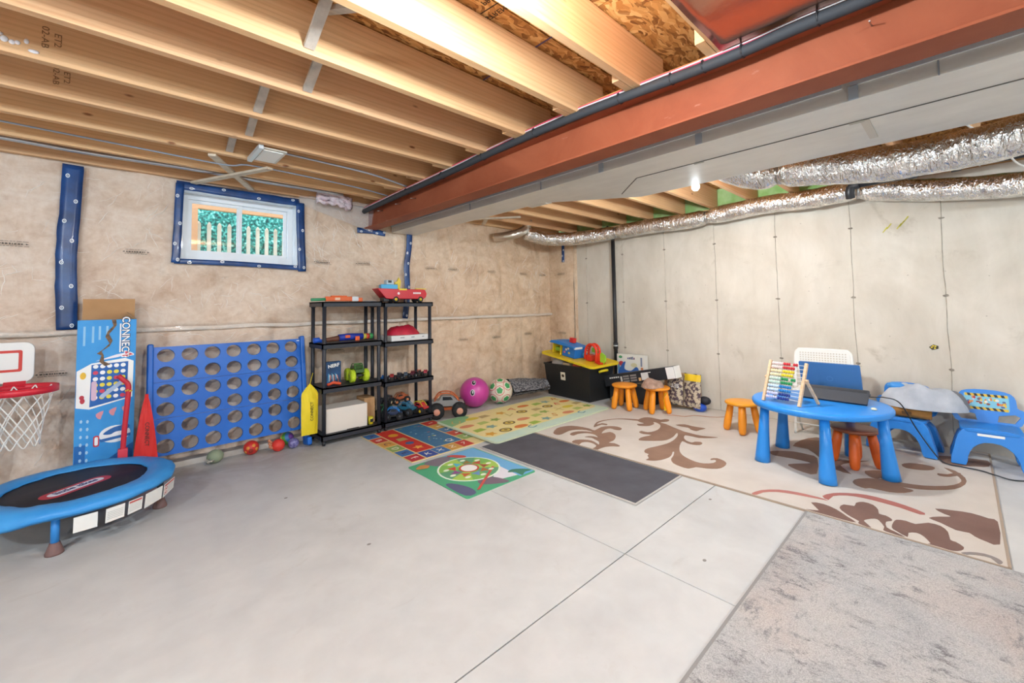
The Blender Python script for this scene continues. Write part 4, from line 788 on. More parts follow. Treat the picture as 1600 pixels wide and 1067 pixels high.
for k in range(N):
    for j in range(5):
        for s in (0, -1): mb.tube([netp(k, j), netp(k+s, j+1)], 0.0038, 5, caps=False)
    p, q = netp(k, 5), netp(k+1, 5); mb.tube(spline([p, ((p[0]+q[0])/2, (p[1]+q[1])/2, p[2]-0.05), q], 4), 0.0038, 5, caps=False)
mb.build('net', mat('ECEAE6', 0.7), hp)
# tall game box
bx4 = thing('game_box', 'tall blue opened game box with printed discs beside the plastic wall', 'box', (-0.033, 4.36, 0), rz=R(-1.5))
BB = mat('2E8FD6', 0.55, c2='3D9CE0', scale=5); hw, hz = 0.157, 1.245
mb = MB(); mb.box((0, 0.0, hz/2), (2*hw, 0.004, hz)); mb.box((-hw, 0.08, hz/2), (0.004, 0.16, hz)); mb.box((hw, 0.08, hz/2), (0.004, 0.16, hz)); mb.box((0, 0.16, hz/2), (2*hw, 0.004, hz)); mb.box((0, 0.08, 0.003), (2*hw, 0.16, 0.004))
body = mb.build('carton', BB, bx4)
MB().bar((0, 0.165, hz), (0, 0.19, hz+0.16), 2*hw-0.02, 0.004, (0, 1, 0)).build('flap', CARD, bx4)
MB().bar((hw, 0.08, hz), (hw-0.055, 0.08, hz+0.055), 0.15, 0.004).build('flap', mat('8C6E54', 0.8), bx4)
Tf = TR((0, -0.0025, 0), (1, 0, 0), (0, 0, 1))
def bq(c, o, z=0.0): return piece('printed_panel', body, mat(c, 0.55), o, z, Tf)
bq('1C5FA8', [(hw-.002, 0.0), (-hw+.002, 0.0), (-hw+.002, 0.10), (hw-.002, 0.32)]); bq('1F6AB4', [(-hw+.002, 0.35), (-0.10, 0.35), (-0.10, 0.02), (-hw+.002, 0.02)])
bq('F1F1EF', [(-hw+.002, 0.62), (-0.085, 0.60), (0.145, 0.66), (0.148, 0.93), (0.10, 0.955), (-0.08, 0.93), (-hw+.002, 0.88)]); bq('1D5FAE', [(-0.085, 0.615), (0.115, 0.66), (0.118, 0.93), (-0.08, 0.92)], 0.0006)
bq('E9E4EE', [(-0.06, 0.945), (0.06, 0.965), (0.125, 0.985), (0.142, 0.99), (0.125, 1.0), (0.05, 0.985)], 0.0006)
for r in range(6):
    for c in range(5):
        col = ['F2F2F2', 'F2F2F2', 'E8D84A', 'D0405A', 'E8D84A'][(r*3+c*2+r*c) % 5] if r else 'F2F2F2'
        bq(col, circ(-0.058+c*0.037+0.002*r*0, 0.905-r*0.045, 0.0145, 12), 0.0012)
bq('D8B8CC', rrect(-0.078, 0.66, -0.050, 0.80, 0.012), 0.0018); T45 = Tf @ Matrix.Translation((0.035, 0.735, 0)) @ Matrix.Rotation(R(42), 4, 'Z')
piece('printed_panel', body, mat('A9BEDC', 0.55), rrect(-0.085, -0.014, 0.085, 0.014, 0.013), 0.002, T45)
bq('E7B93A', circ(-0.122, 0.845, 0.016, 10, 0.026), 0.0012); bq('C23848', circ(-0.122, 0.665, 0.013, 10, 0.020), 0.0012); bq('C23848', circ(-0.126, 0.690, 0.013, 10, 0.016), 0.0012)
T90 = TR((0.098, -0.0028, 1.115), (0, 0, -1), (1, 0, 0)); 
text('CONNECT', 0.062, mat('1A2A5C', 0.5), body, T90, bold=0.004, extrude=0.0004); text('CONNECT', 0.062, mat('F4F4F4', 0.5), body, T90 @ Matrix.Translation((0, 0, 0.0008)), bold=0.0008)
T91 = TR((0.108, -0.0028, 0.985), (1, 0, 0.15), (-0.15, 0, 1)); text('4', 0.085, mat('F4F4F4', 0.5), body, T91 @ Matrix.Rotation(R(-90), 4, 'Z'), bold=0.006, extrude=0.0004); text('4', 0.085, mat('D0304A', 0.5), body, T91 @ Matrix.Rotation(R(-90), 4, 'Z') @ Matrix.Translation((0, 0, 0.0008)))
for k, x in enumerate((-0.12, -0.075, -0.04, 0.0)):
    bq('8FC4EA', [(x-0.008, 1.06+0.02*k), (x+0.004, 1.06+0.02*k), (x+0.004, 1.20), (x-0.008, 1.20)], 0.0006)
bq('F0F0F0', [(0.066, 1.0), (0.074, 1.0), (0.074, 1.215), (0.066, 1.215)], 0.0006)
for k in range(9): bq('A9CFEC', circ(-0.125, 0.52-0.055*k, 0.008, 5, 0.014), 0.0006); bq('A9CFEC', circ(-0.092, 0.515-0.055*k, 0.008, 5, 0.014), 0.0006)
for k in range(3): bq('D8909C', smooth_closed([(-0.05+0.07*k, 0.56+0.015*k), (-0.01+0.07*k, 0.58+0.015*k), (-0.02+0.07*k, 0.54+0.015*k), (-0.025+0.07*k, 0.52+0.015*k), (-0.042+0.07*k, 0.53+0.015*k)], 2), 0.001)
bq('EDEFF2', circ(0.055, 0.40, 0.085, 24, 0.062), 0.001); bq('2A66AC', smooth_closed([(-0.01, 0.41), (0.05, 0.45), (0.13, 0.455), (0.12, 0.42), (0.06, 0.415), (0.03, 0.40)], 3), 0.0016); bq('2A66AC', [(-0.03, 0.372), (0.14, 0.392), (0.14, 0.372), (-0.02, 0.352)], 0.0016)
bq('C83A48', rrect(-0.060, 0.325, -0.028, 0.405, 0.012), 0.001); bq('EDEFF2', rrect(-0.053, 0.335, -0.035, 0.395, 0.008), 0.0016)
mb = MB(); mb.T = Tf; mb.prism(smooth_closed([(0.02, 1.245), (0.030, 1.20), (0.0, 1.16), (-0.012, 1.12), (0.012, 1.07), (-0.02, 1.03), (-0.055, 1.0), (-0.03, 0.985), (-0.04, 0.94), (-0.01, 0.905), (0.022, 0.915), (-0.015, 0.94), (-0.018, 0.985), (-0.03, 1.015), (0.012, 1.05), (0.028, 1.09), (0.008, 1.14), (0.028, 1.17), (0.048, 1.205), (0.045, 1.245)], 1), 0.0006, z0=0.0024)
mb.build('torn_tear', mat('5A4A3C', 0.8, c2='8A6A4C', scale=60), body)
# giant four-in-a-row board
gb = thing('game_board', 'giant blue four-in-a-row board with round holes leaning on the wall', 'game board', (0.205, 4.375, 0.0), rx=R(-9.5))
GBL = mat('1260BE', 0.35, c2='1768C6', scale=3); cw, ch = 0.1590, 0.1445; px0, pz0 = 0.035, 0.155
for (ra, rb) in ((0, 2), (2, 4), (4, 6)):
    mb = MB(); mb.T = TR((px0, 0, pz0), (1, 0, 0), (0, 0, 1))
    for c in range(7):
        for r in range(ra, rb):
            ox, oz = c*cw, r*ch; n = 28; inn = []; out = []
            g_ = 0.0022 if r == ra and ra else 0.0; 
            for k in range(n):
                t = 2*PI*k/n+PI/4; co, si = math.cos(t), math.sin(t); inn.append((ox+cw/2+0.058*co, oz+ch/2+0.054*si)); q = 1/max(abs(co), abs(si)); out.append((ox+cw/2+cw/2*co*q, max(oz+g_, oz+ch/2+ch/2*si*q)))
            vs = [(x, y, z) for z in (0.0, -0.042) for x, y in out]+[(x, y, z) for z in (0.0, -0.042) for x, y in inn]; fs = []
            for k in range(n): 
                k2 = (k+1) % n; fs += [(k, k2, 2*n+k2, 2*n+k), (n+k, 3*n+k, 3*n+k2, n+k2)]
            mb.add(vs, fs); mb.add(vs, [(2*n+k, 2*n+(k+1) % n, 3*n+(k+1) % n, 3*n+k) for k in range(n)], True)
    for (a, b) in (((0, ra*ch+(0.0022 if ra else 0)), (7*cw, ra*ch+(0.0022 if ra else 0))), ((0, rb*ch), (7*cw, rb*ch))): mb.add([(a[0], a[1], 0), (b[0], b[1], 0), (b[0], b[1], -0.042), (a[0], a[1], -0.042)], [(0, 1, 2, 3)])
    mb.build('panel', GBL, gb)
for x in (0.015, px0+7*cw+0.022):
    mb = MB(); mb.box((x, 0.02, 0.525), (0.042, 0.075, 1.05)); p = mb.build('end_post', GBL, gb, bevel=0.014, seg=3)
    MB().box((x, -0.05, 0.04), (0.045, 0.10, 0.075)).build('foot', GBL, p, bevel=0.015, seg=3)
piece('sticker', gb, WHITE, [(px0+7*cw-0.03, 1.0), (px0+7*cw-0.005, 1.0), (px0+7*cw-0.005, 1.008), (px0+7*cw-0.03, 1.008)], 0.001, TR((0, 0, 0), (1, 0, 0), (0, 0, 1)))
def disc_bag(name, label, col, loc, w_, h_, tip, lean, tc, tz, sz, pocket=False):
    o = thing(name, label, 'bag', loc, rx=lean)
    def f(u, v, s):
        z = h_*v; wd = w_*(1 if v < 1-tip else max(0.04, (1-v)/tip)**(0.8 if tip < 0.5 else 0.62)) * (0.96+0.05*math.sin(v*3)); x = (u-0.5)*wd
        d = 0.022*math.sin(PI*u)*math.sin(PI*min(1, v*1.1+0.05))+0.006*noise.noise((u*6, v*6, s)); return (x, s*d, z)
    mb = MB(); mb.grid(lambda u, v: f(u, v, -1), 14, 24); mb.grid(lambda u, v: f(u, v, 1), 14, 24); mb.build('cloth', mat(col, 0.6, bump=0.25, bscale=12), o)
    text('CONNECT', sz, mat('27241F', 0.6), o, TR((tc, -0.030, tz), (0, 0, 1) if pocket else (0.0, 0, -1), (-1, 0, 0) if pocket else (1, 0, 0)))
    return o
disc_bag('disc_bag', 'red pointed fabric bag leaning on the blue game board', 'D02420', (0.193, 4.245, 0.02), 0.158, 0.655, 0.86, R(-4), 0.004, 0.36, 0.036)
yb = disc_bag('disc_bag', 'yellow fabric bag hanging between the game board and the shelf', 'E8CE22', (1.365, 4.27, 0.118), 0.150, 0.475, 0.18, R(0), 0.012, 0.22, 0.036, True)
MB().tube(spline([(0.0, 0, 0.46), (0.03, 0.05, 0.52), (0.06, 0.10, 0.56)], 5), 0.004, 6).build('drawstring', mat('D8BE2A', 0.6), yb)
# red plastic toy post
rp = thing('toy_post', 'bent red plastic toy post standing beside the red bag', 'toy', (0.078, 4.275, 0))
MB().tube(spline([(-0.012, 0, 0.27), (-0.005, 0, 0.45), (0.010, 0, 0.70), (0.006, 0, 0.765), (-0.020, 0, 0.80), (-0.048, 0, 0.835)], 5), 0.0165, 10).build('post', mat('C62838', 0.4), rp)
MB().box((-0.012, 0, 0.255), (0.055, 0.05, 0.09)).build('socket', mat('D84050', 0.45), rp, bevel=0.005); MB().cyl((-0.012, 0, 0.215), (-0.012, 0, 0.0), 0.015, 10).build('stake', mat('2C6FC0', 0.45), rp); MB().box((-0.05, 0.0, 0.012), (0.20, 0.05, 0.024)).build('foot', mat('3A3F9A', 0.45), rp, bevel=0.004)
mb = MB()
for k in range(7): mb.ball((0.010+0.016*math.cos(k*0.9), 0.016*math.sin(k*0.9), 0.715+0.004*(k % 3)), 0.007, 7, 5)
mb.build('gold_band', mat('D8B43A', 0.35), rp)
# balls under the board
def ball(name, label, loc, r, m, sq=1.0, parts=()):
    o = thing(name, label, 'ball', loc); MB().ball((0, 0, r*sq), (r, r, r*sq), 18, 12).build('ball_skin', m, o)
    for (c, a, e, q) in parts:
        d = Vector((math.cos(a)*math.cos(e), math.sin(a)*math.cos(e), math.sin(e))); mb = MB(); T = TR(Vector((0, 0, r*sq))+d*r*0.985, d.cross(Vector((0, 0, 1))), d.cross(d.cross(Vector((0, 0, 1))))); mb.T = T
        mb.ball((0, 0, 0), (q, q, r*0.05), 10, 5); mb.build('patch', mat(c, 0.5), o)
    return o
gbq = ball('deflated_ball', 'deflated grey green ball with a crumpled white tag on the floor', (0.655, 4.44, 0), 0.062, mat('8E9A80', 0.6), 0.9)
mb = MB(); mb.grid(lambda u, v: (-0.075+0.06*u, -0.085+0.05*v+0.01*noise.noise((u*5, v*5, 2)), 0.025+0.03*noise.noise((u*6, v*6, 1))+0.015), 8, 8); mb.build('tag', mat('C9C7BC', 0.6, c2='9A9A90', scale=40), gbq)
ball('toy_ball', 'red toy ball with orange bands under the blue game board', (0.925, 4.45, 0), 0.062, mat('C8302A', 0.45), 1.0, [('D98A3A', -2.2, 0.2, .016), ('D98A3A', -1.4, 0.5, .016), ('8A2A22', -1.8, -0.2, .02), ('D98A3A', -1.0, -0.1, .016), ('D98A3A', -2.6, -0.4, .014)])
oc = ball('toy_ball', 'plain bright red ball with a little ruffle beside the purple ball', (1.125, 4.37, 0), 0.055, mat('DA382C', 0.5))
mb = MB()
for k in range(6): mb.ball((-0.055-0.012*(k % 2), -0.01+0.012*k*0.7, 0.045+0.011*k), 0.014, 8, 6)
mb.build('ruffle', mat('C07A5A', 0.6), oc)
rb = thing('toy_ball', 'rainbow striped ball behind the purple sparkly ball', 'ball', (1.240, 4.52, 0.0))
for k, c in enumerate(('C8342E', 'E08A2E', 'E6D040', '5FA84A', '3A7FC0', '7A4AA0')):
    a0, a1 = k*PI/6, (k+1)*PI/6; mb = MB(); mb.at((0, 0, 0.060), rz=R(-60), ry=R(65)); mb.lathe([(0.060*math.sin(a), -0.060*math.cos(a)) for a in (a0, (a0+a1)/2, a1)], 20, caps=False); mb.build('stripe', mat(c, 0.45), rb)
ball('toy_ball', 'small purple sparkly ball beside the foot of the blue game board', (1.252, 4.36, 0), 0.047, mat('56508C', 0.35, c2='8C88B8', scale=60))
# ================================================================== SHELVES AND WHAT STANDS ON THEM
SHM = mat('2C2E36', 0.5)
def shelf_unit(label, x0, x1, y0, y1, levels):
    o = thing('shelf_unit', label, 'shelf', (x0, y0, 0)); W, D = x1-x0, y1-y0
    for z in levels:
        mb = MB(); mb.box((W/2, D/2, z-0.006), (W, D, 0.012)); 
        for (c, d) in (((W/2, 0.006, z-0.024), (W, 0.012, 0.048)), ((W/2, D-0.006, z-0.024), (W, 0.012, 0.048)), ((0.006, D/2, z-0.024), (0.012, D, 0.048)), ((W-0.006, D/2, z-0.024), (0.012, D, 0.048))): mb.box(c, d)
        for (x, y) in ((0.028, 0.028), (W-0.028, 0.028), (0.028, D-0.028), (W-0.028, D-0.028)): mb.cyl((x, y, z-0.055), (x, y, z), 0.024, 12)
        mb.build('shelf_board', SHM, o)
    for (x, y) in ((0.028, 0.028), (W-0.028, 0.028), (0.028, D-0.028), (W-0.028, D-0.028)):
        mb = MB(); mb.cyl((x, y, 0.05), (x, y, levels[-1]), 0.0185, 12); mb.build('post', SHM, o)
        mb = MB(); mb.cyl((x-0.010, y, 0.022), (x+0.010, y, 0.022), 0.022, 10); mb.box((x, y, 0.045), (0.03, 0.03, 0.03)); mb.build('caster', BLACK, o)
    return o
LV1, LV2 = (0.10, 0.545, 0.965, 1.370), (0.095, 0.515, 0.935, 1.360)
shelf_unit('black plastic four-tier shelf unit beside the yellow bag', 1.445, 2.055, 4.18, 4.55, LV1)
shelf_unit('black plastic four-tier shelf unit holding the toy boat', 2.085, 2.690, 4.20, 4.57, LV2)
def truck(label, loc, rz, L=0.15, col='2A4F9A', tire='1E1E20', hub='9A9A9A', col2='333333', group=None, cab=True, name='toy_truck', cage=None, tilt=(0, 0), wr=None, fat=0.20):
    o = thing(name, label, 'toy truck', loc, rz, group, rx=tilt[0], ry=tilt[1]); r = wr or L*0.20; w2 = L*0.30
    for x in (-0.33*L, 0.33*L):
        for s in (-1, 1):
            mb = MB(); mb.at((x, s*w2, r), rx=R(90)*-s); tw = L*fat
            mb.lathe([(r*0.45, -tw/2), (r*0.88, -tw/2), (r, -tw*0.3), (r, tw*0.3), (r*0.88, tw/2), (r*0.45, tw/2)], 16, caps=True)
            wl_ = mb.build('wheel', mat(tire, 0.75, bump=0.6, bscale=60/max(L, .1)*0.15*2), o)
            mb = MB(); mb.at((x, s*(w2+tw*0.5), r), rx=R(90)*-s); mb.lathe([(0.0, -0.004), (r*0.46, -0.004), (r*0.42, 0.001), (r*0.15, 0.003), (0.0, 0.003)], 12); mb.build('hub', mat(hub, 0.4), wl_)
    mb = MB(); mb.box((0, 0, r*1.05), (L*0.80, L*0.22, r*0.35)); 
    for x in (-0.33*L, 0.33*L): mb.cyl((x, -w2, r), (x, w2, r), r*0.14, 8)
    mb.build('chassis', mat(col2, 0.5), o)
    zb = r*1.45; mb = MB(); pr = [(-0.46*L, zb), (0.47*L, zb), (0.48*L, zb+0.10*L), (0.26*L, zb+0.16*L), (0.12*L, zb+0.30*L), (-0.18*L, zb+0.31*L), (-0.26*L, zb+0.17*L), (-0.47*L, zb+0.15*L)]
    mb.T = TR((0, L*0.19, 0), (1, 0, 0), (0, 0, 1)); mb.prism(pr, L*0.38); b = mb.build('body', mat(col, 0.35, coat=0.3), o, bevel=L*0.015)
    mb = MB(); mb.T = TR((0, L*0.196, 0), (1, 0, 0), (0, 0, 1)); mb.prism([(-0.15*L, zb+0.18*L), (0.15*L, zb+0.18*L), (0.09*L, zb+0.27*L), (-0.15*L, zb+0.28*L)], L*0.392); mb.build('window_band', mat('1B1D22', 0.2), b)
    if cage:
        mb = MB()
        for s in (-1, 1): mb.tube(spline([(-0.40*L, s*L*0.17, zb+0.15*L), (-0.22*L, s*L*0.17, zb+0.36*L), (0.12*L, s*L*0.17, zb+0.35*L), (0.34*L, s*L*0.18, zb+0.14*L)], 4), L*0.02, 6)
        for x in (-0.2*L, 0.1*L): mb.tube([(x, -L*0.17, zb+0.355*L), (x, L*0.17, zb+0.355*L)], L*0.02, 6)
        mb.build('roll_cage', mat(cage, 0.45), o)
    return o
z1, z2, z3, z4 = [v+0.0005 for v in LV1]; q1, q2, q3, q4 = [v+0.0005 for v in LV2]
# --- left unit, top: orange blaster
t = thing('toy_blaster', 'orange and white toy blaster with green muzzle on the shelf top', 'toy blaster', (1.70, 4.36, z4))
MB().box((-0.03, 0, 0.030), (0.27, 0.035, 0.048)).build('body', mat('E8672A', 0.45), t, bevel=0.006)
MB().box((-0.03, -0.0, 0.058), (0.16, 0.025, 0.012)).build('rail', mat('E8672A', 0.45), t, bevel=0.003)
MB().cyl((-0.16, 0, 0.026), (-0.30, 0, 0.022), 0.015, 10).build('muzzle', mat('3F9A6A', 0.45), t); MB().box((0.135, 0, 0.030), (0.07, 0.037, 0.05)).build('rear_shell', mat('DDE0E4', 0.45), t, bevel=0.005)
MB().box((0.19, 0, 0.022), (0.05, 0.03, 0.040)).build('grip', mat('E8672A', 0.45), t, bevel=0.005); MB().box((-0.05, -0.019, 0.030), (0.05, 0.004, 0.026)).build('side_mark', mat('F0C8A8', 0.5), t)
t = tag(MB().grid(lambda u, v: (0.10*u, 0.14*v, 0.004+0.006*math.sin(PI*u)*v), 6, 6).build('paper_sheet', mat('9FB4C8', 0.6), solid=0.002, loc=(1.93, 4.25, z4)), 'pale blue paper sheet on the shelf top beside the boat', 'paper')
# --- left unit, second: long blue blaster
t = thing('toy_blaster', 'long blue and brown toy blaster with orange grips on the second shelf', 'toy blaster', (1.74, 4.34, z3))
MB().tube([(-0.32, 0, 0.028), (-0.27, 0, 0.030), (-0.26, 0, 0.020), (-0.20, 0, 0.018)], [0.027, 0.027, 0.018, 0.016], 10).build('stock', mat('1C55C0', 0.45), t)
MB().tube([(-0.22, 0, 0.024), (-0.12, 0, 0.032), (-0.07, 0, 0.036)], [0.020, 0.026, 0.030], 10).build('fore_stock', mat('6B4230', 0.6), t)
MB().tube([(-0.08, 0, 0.040), (0.02, 0, 0.044), (0.17, 0, 0.042)], [0.034, 0.036, 0.033], 12).build('barrel', mat('2438A0', 0.45), t)
MB().box((0.0, -0.035, 0.05), (0.05, 0.012, 0.03)).build('grip', mat('E8602A', 0.45), t, bevel=0.004); MB().box((0.10, -0.036, 0.026), (0.045, 0.014, 0.045)).build('grip', mat('E8602A', 0.45), t, bevel=0.004)
for x, c in ((0.19, 'C8B84A'), (0.225, 'D8483A'), (0.26, '3FA05A')): MB().cyl((x-0.02, 0, 0.040), (x+0.015, 0, 0.040), 0.030, 12).build('muzzle_ring', mat(c, 0.45), t)
# --- left unit, third
t = thing('toy_box', 'upright dark blue toy box with slanted white lettering', 'box', (1.535, 4.345, z2), rz=R(-3))
bdy = MB().box((0.075, 0.03, 0.112), (0.150, 0.06, 0.224)).build('carton', mat('1F4F80', 0.5, c2='12304F', scale=14), t)
text('NERF', 0.045, WHITE, bdy, TR((0.078, -0.0015, 0.185), (1, 0, 0.14), (-0.14, 0, 1)), sx=1.05, bold=0.0015)
for k in range(9): piece('printed_streak', bdy, mat(['5AB0D8', 'E4ECF2', 'C86A4A'][k % 3], 0.5), [(0.02+0.013*k, 0.02+0.012*(k % 4)), (0.024+0.013*k, 0.02+0.012*(k % 4)), (0.035+0.010*k, 0.11-0.01*(k % 3)), (0.028+0.010*k, 0.11-0.01*(k % 3))], 0.0003*(k+1), TR((0, -0.0005, 0), (1, 0, 0), (0, 0, 1)))
t = tag(MB().tube(spline([(0, 0, 0.018), (0.03, 0.004, 0.022), (0.055, 0, 0.030), (0.09, 0, 0.022), (0.125, 0, 0.012)], 4), [0.014]*17, 8).build('toy_part', mat('E8562E', 0.45), loc=(1.525, 4.26, z2)), 'small orange toy piece in front of the dark blue toy box', 'toy')
truck('big-wheeled toy car with lime green tyres on the third shelf', (1.855, 4.355, z2), R(84), 0.23, '3C5A2A', 'BFD82A', '9AB030', '2A2E2A', wr=0.066, cage='4A7A3A')
# --- left unit, bottom
t = thing('carton_box', 'large plain white carton lying on the bottom shelf', 'box', (1.505, 4.235, z1))
MB().box((0.205, 0.12, 0.115), (0.41, 0.24, 0.23)).build('carton', mat('E2DAD0', 0.7), t, bevel=0.003); MB().box((0.26, -0.004, 0.003), (0.12, 0.01, 0.006)).build('torn_edge', mat('2A2622', 0.8), t)
tag(MB().box((0, 0, 0.13), (0.115, 0.20, 0.26)).build('carton_box', CARD, loc=(1.980, 4.42, z1), bevel=0.002), 'brown cardboard box standing behind the white carton', 'box')
t = thing('toy_part', 'small yellow and black toy canister beside the white carton', 'toy', (1.965, 4.265, z1))
MB().cyl((0, 0, 0), (0, 0, 0.075), 0.026, 12).build('can', mat('D8C82E', 0.45), t); MB().cyl((-0.045, 0.01, 0), (-0.045, 0.01, 0.085), 0.016, 10).build('tube', BLACK, t); MB().box((0, -0.026, 0.04), (0.03, 0.004, 0.03)).build('label', BLACK, t)
# --- right unit, top: toy boat
t = thing('toy_boat', 'red toy boat on wheels with light blue cabin on the shelf top', 'toy boat', (2.09, 4.38, q4))
hull = [(-0.03, 0.155), (0.02, 0.10), (0.07, 0.045), (0.12, 0.038), (0.54, 0.038), (0.575, 0.06), (0.585, 0.10), (0.565, 0.14), (0.545, 0.148), (0.20, 0.150)]
mb = MB(); mb.T = TR((0, 0.075, 0), (1, 0, 0), (0, 0, 1)); mb.prism(hull, 0.15); hb = mb.build('hull', mat('C8182A', 0.35, coat=0.3), t, bevel=0.012, seg=3)
MB().prism([(0.02, -0.06), (0.22, -0.06), (0.20, 0.06), (0.05, 0.06)], 0.055, z0=0.145).build('cabin', mat('3FA8D8', 0.4), t, bevel=0.006)
MB().box((0.14, 0, 0.225), (0.085, 0.07, 0.05)).build('wheelhouse', mat('B9C6CE', 0.4), t, bevel=0.006); MB().box((0.135, -0.037, 0.232), (0.04, 0.004, 0.025)).build('wheelhouse_window', BLACK, t)
mb = MB(); mb.T = TR((0.24, 0.01, 0.15), (1, 0, 0), (0, 0, 1)); mb.prism([(0.0, 0.0), (0.03, 0.0), (0.045, 0.09), (0.02, 0.135), (0.0, 0.09), (-0.03, 0.075), (-0.025, 0.055), (0.0, 0.06)], 0.02); mb.build('crane', mat('E2C62E', 0.4), t)
MB().box((0.275, -0.0, 0.146), (0.10, 0.153, 0.020)).build('deck_trim', mat('E8CE2E', 0.4), t, bevel=0.003); MB().box((0.545, 0, 0.158), (0.14, 0.02, 0.010)).build('deck_trim', mat('E8CE2E', 0.4), t)
MB().prism(circ(0, 0, 0.015, 12), 0.002).build('round_badge', mat('F2D8D8', 0.4), hb); hb.children[-1].matrix_local = TR((0.22, -0.0765, 0.10), (1, 0, 0), (0, 0, 1))
for k, s in enumerate((0.41, 0.427, 0.444, 0.461, 0.478, 0.495)): MB().box((s, -0.0765, 0.105), (0.012, 0.002, 0.020)).build('lettering', WHITE, hb)
for x in (0.19, 0.50):
    for s in (-1, 1):
        mb = MB(); mb.at((x, s*0.06, 0.033), rx=R(90)); mb.lathe([(0.018, -0.016), (0.033, -0.016), (0.033, 0.016), (0.018, 0.016)], 16); w_ = mb.build('wheel', BLACK, t); mb = MB(); mb.at((x, s*0.077, 0.033), rx=R(90)); mb.lathe([(0, -0.003), (0.018, -0.003), (0.016, 0.003), (0, 0.003)], 12); mb.build('hub', mat('E2C02E', 0.4), w_)
MB().box((0.09, 0.0, 0.033), (0.07, 0.10, 0.05)).build('keel', BLACK, t, bevel=0.01)
# --- right unit, second: flat box with a red jacket
t = tag(MB().box((0, 0, 0.030), (0.46, 0.30, 0.060)).build('carton_box', mat('DCDBD8', 0.6), loc=(2.42, 4.39, q3), bevel=0.003), 'flat white box under the red jacket on the shelf', 'box')
for k in range(3): MB().box((-0.10+0.13*k, -0.151, 0.035), (0.05-0.012*k, 0.002, 0.012)).build('lettering', mat('9A9A9E', 0.6), t)
def heap(name, label, cat, loc, rx_, ry_, h, m, seed, rough=0.5, nu=40, nv=30, flatp=0.7, m2=None):
    def f(u, v):
        a = 2*PI*u; rr = math.sin(PI/2*min(1, v*1.0)); k = 1+0.13*noise.noise((math.cos(a)*1.6+seed, math.sin(a)*1.6, seed)); x, y = rx_*rr*k*math.cos(a), ry_*rr*k*math.sin(a)
        z = h*(max(0, 1-rr**2.6))**flatp; f_ = 0.45+0.7*noise.noise((x*7+seed, y*8, seed))+0.28*abs(noise.noise((x*20+seed, y*15, seed+1)))
        z *= (0.72+rough*f_); return (x, y, max(0.002, z))
    mb = MB(); mb.grid(f, nu, nv); return tag(mb.build(name, m, loc=loc), label, cat)
heap('red_jacket', 'folded bright red jacket lying on the flat white box', 'jacket', (2.40, 4.37, q3+0.060), 0.215, 0.13, 0.105, mat('C41F3C', 0.6, c2='A8152F', scale=8, bump=0.3, bscale=18), 3.0)
# --- right unit, third: row of small monster trucks
for k, (x, c, hb_, cg, what) in enumerate(((2.135, '2A5FA0', '8A8A90', None, 'small blue toy truck at the left end of the row on the third shelf'), (2.235, '9A2A2A', 'C03030', None, 'small dark red toy truck in the row on the third shelf'), (2.315, '2A2A32', '8A8A92', '4A4A52', 'small black toy truck with grey cage in the row on the third shelf'), (2.40, '3A4A5A', 'A0A0A8', None, 'small slate grey toy truck in the row on the third shelf'), (2.485, '5A2030', 'D8D8D8', '7A2A2A', 'small maroon toy truck with white hubs in the row on the third shelf'), (2.57, '1E1E22', 'E4E4E4', 'B03030', 'small black toy truck with red cage in the row on the third shelf'), (2.648, 'B03848', '8A8A90', None, 'small pinkish red toy truck at the right end of the row on the third shelf'))):
    truck(what, (x, 4.30+0.02*(k % 2), q2), R(35+(k*23) % 40), 0.105, c, hub=hb_, cage=cg, group='small trucks in a row on the third shelf', wr=0.021)
# --- right unit, bottom: bigger trucks
truck('black toy truck with pale green wheel hubs on the bottom shelf', (2.21, 4.42, q1), R(15), 0.21, '23302A', hub='B8C8A8', cage='2E7A5A', group='toy trucks on the bottom shelf')
truck('blue toy truck with a bright blue cage in front on the bottom shelf', (2.23, 4.275, q1), R(-28), 0.19, '1D2F52', hub='3A3A3E', cage='2C8FE0', group='toy trucks on the bottom shelf')
truck('teal toy truck with black tyres in the middle of the bottom shelf', (2.42, 4.34, q1), R(-62), 0.22, '2E6E8A', hub='4A4A4E', cage='3A7FA8', group='toy trucks on the bottom shelf')
truck('orange and brown toy truck stacked at the back of the bottom shelf', (2.43, 4.455, q1+0.115), R(-20), 0.18, 'B0552A', hub='C87A4A', cage='C8682E', group='toy trucks on the bottom shelf', tilt=(0, R(-12)))
truck('red and yellow toy truck with white top on the bottom shelf', (2.575, 4.30, q1), R(-75), 0.20, 'C8323A', hub='E0C02E', cage='E0C83A', group='toy trucks on the bottom shelf')
truck('black toy truck lying upside on the dark truck pile with tan wheels', (2.24, 4.44, q1+0.135), R(40), 0.17, '3A3A3E', hub='D8C8A8', group='toy trucks on the bottom shelf', tilt=(R(8), R(6)))
# --- floor monster trucks
truck('large grey and orange monster truck with huge black tyres on the floor', (2.93, 4.27, 0.0), R(-32), 0.40, '8C8A88', tire='1C1C1E', hub='D0907A', col2='C05A22', cage='C8602A', wr=0.090, fat=0.30, name='monster_truck')
truck('black monster truck with fat tyres wedged beside the bottom shelf', (2.80, 4.545, 0.0), R(8), 0.24, '2A2A2C', hub='55555A', wr=0.065, name='monster_truck')

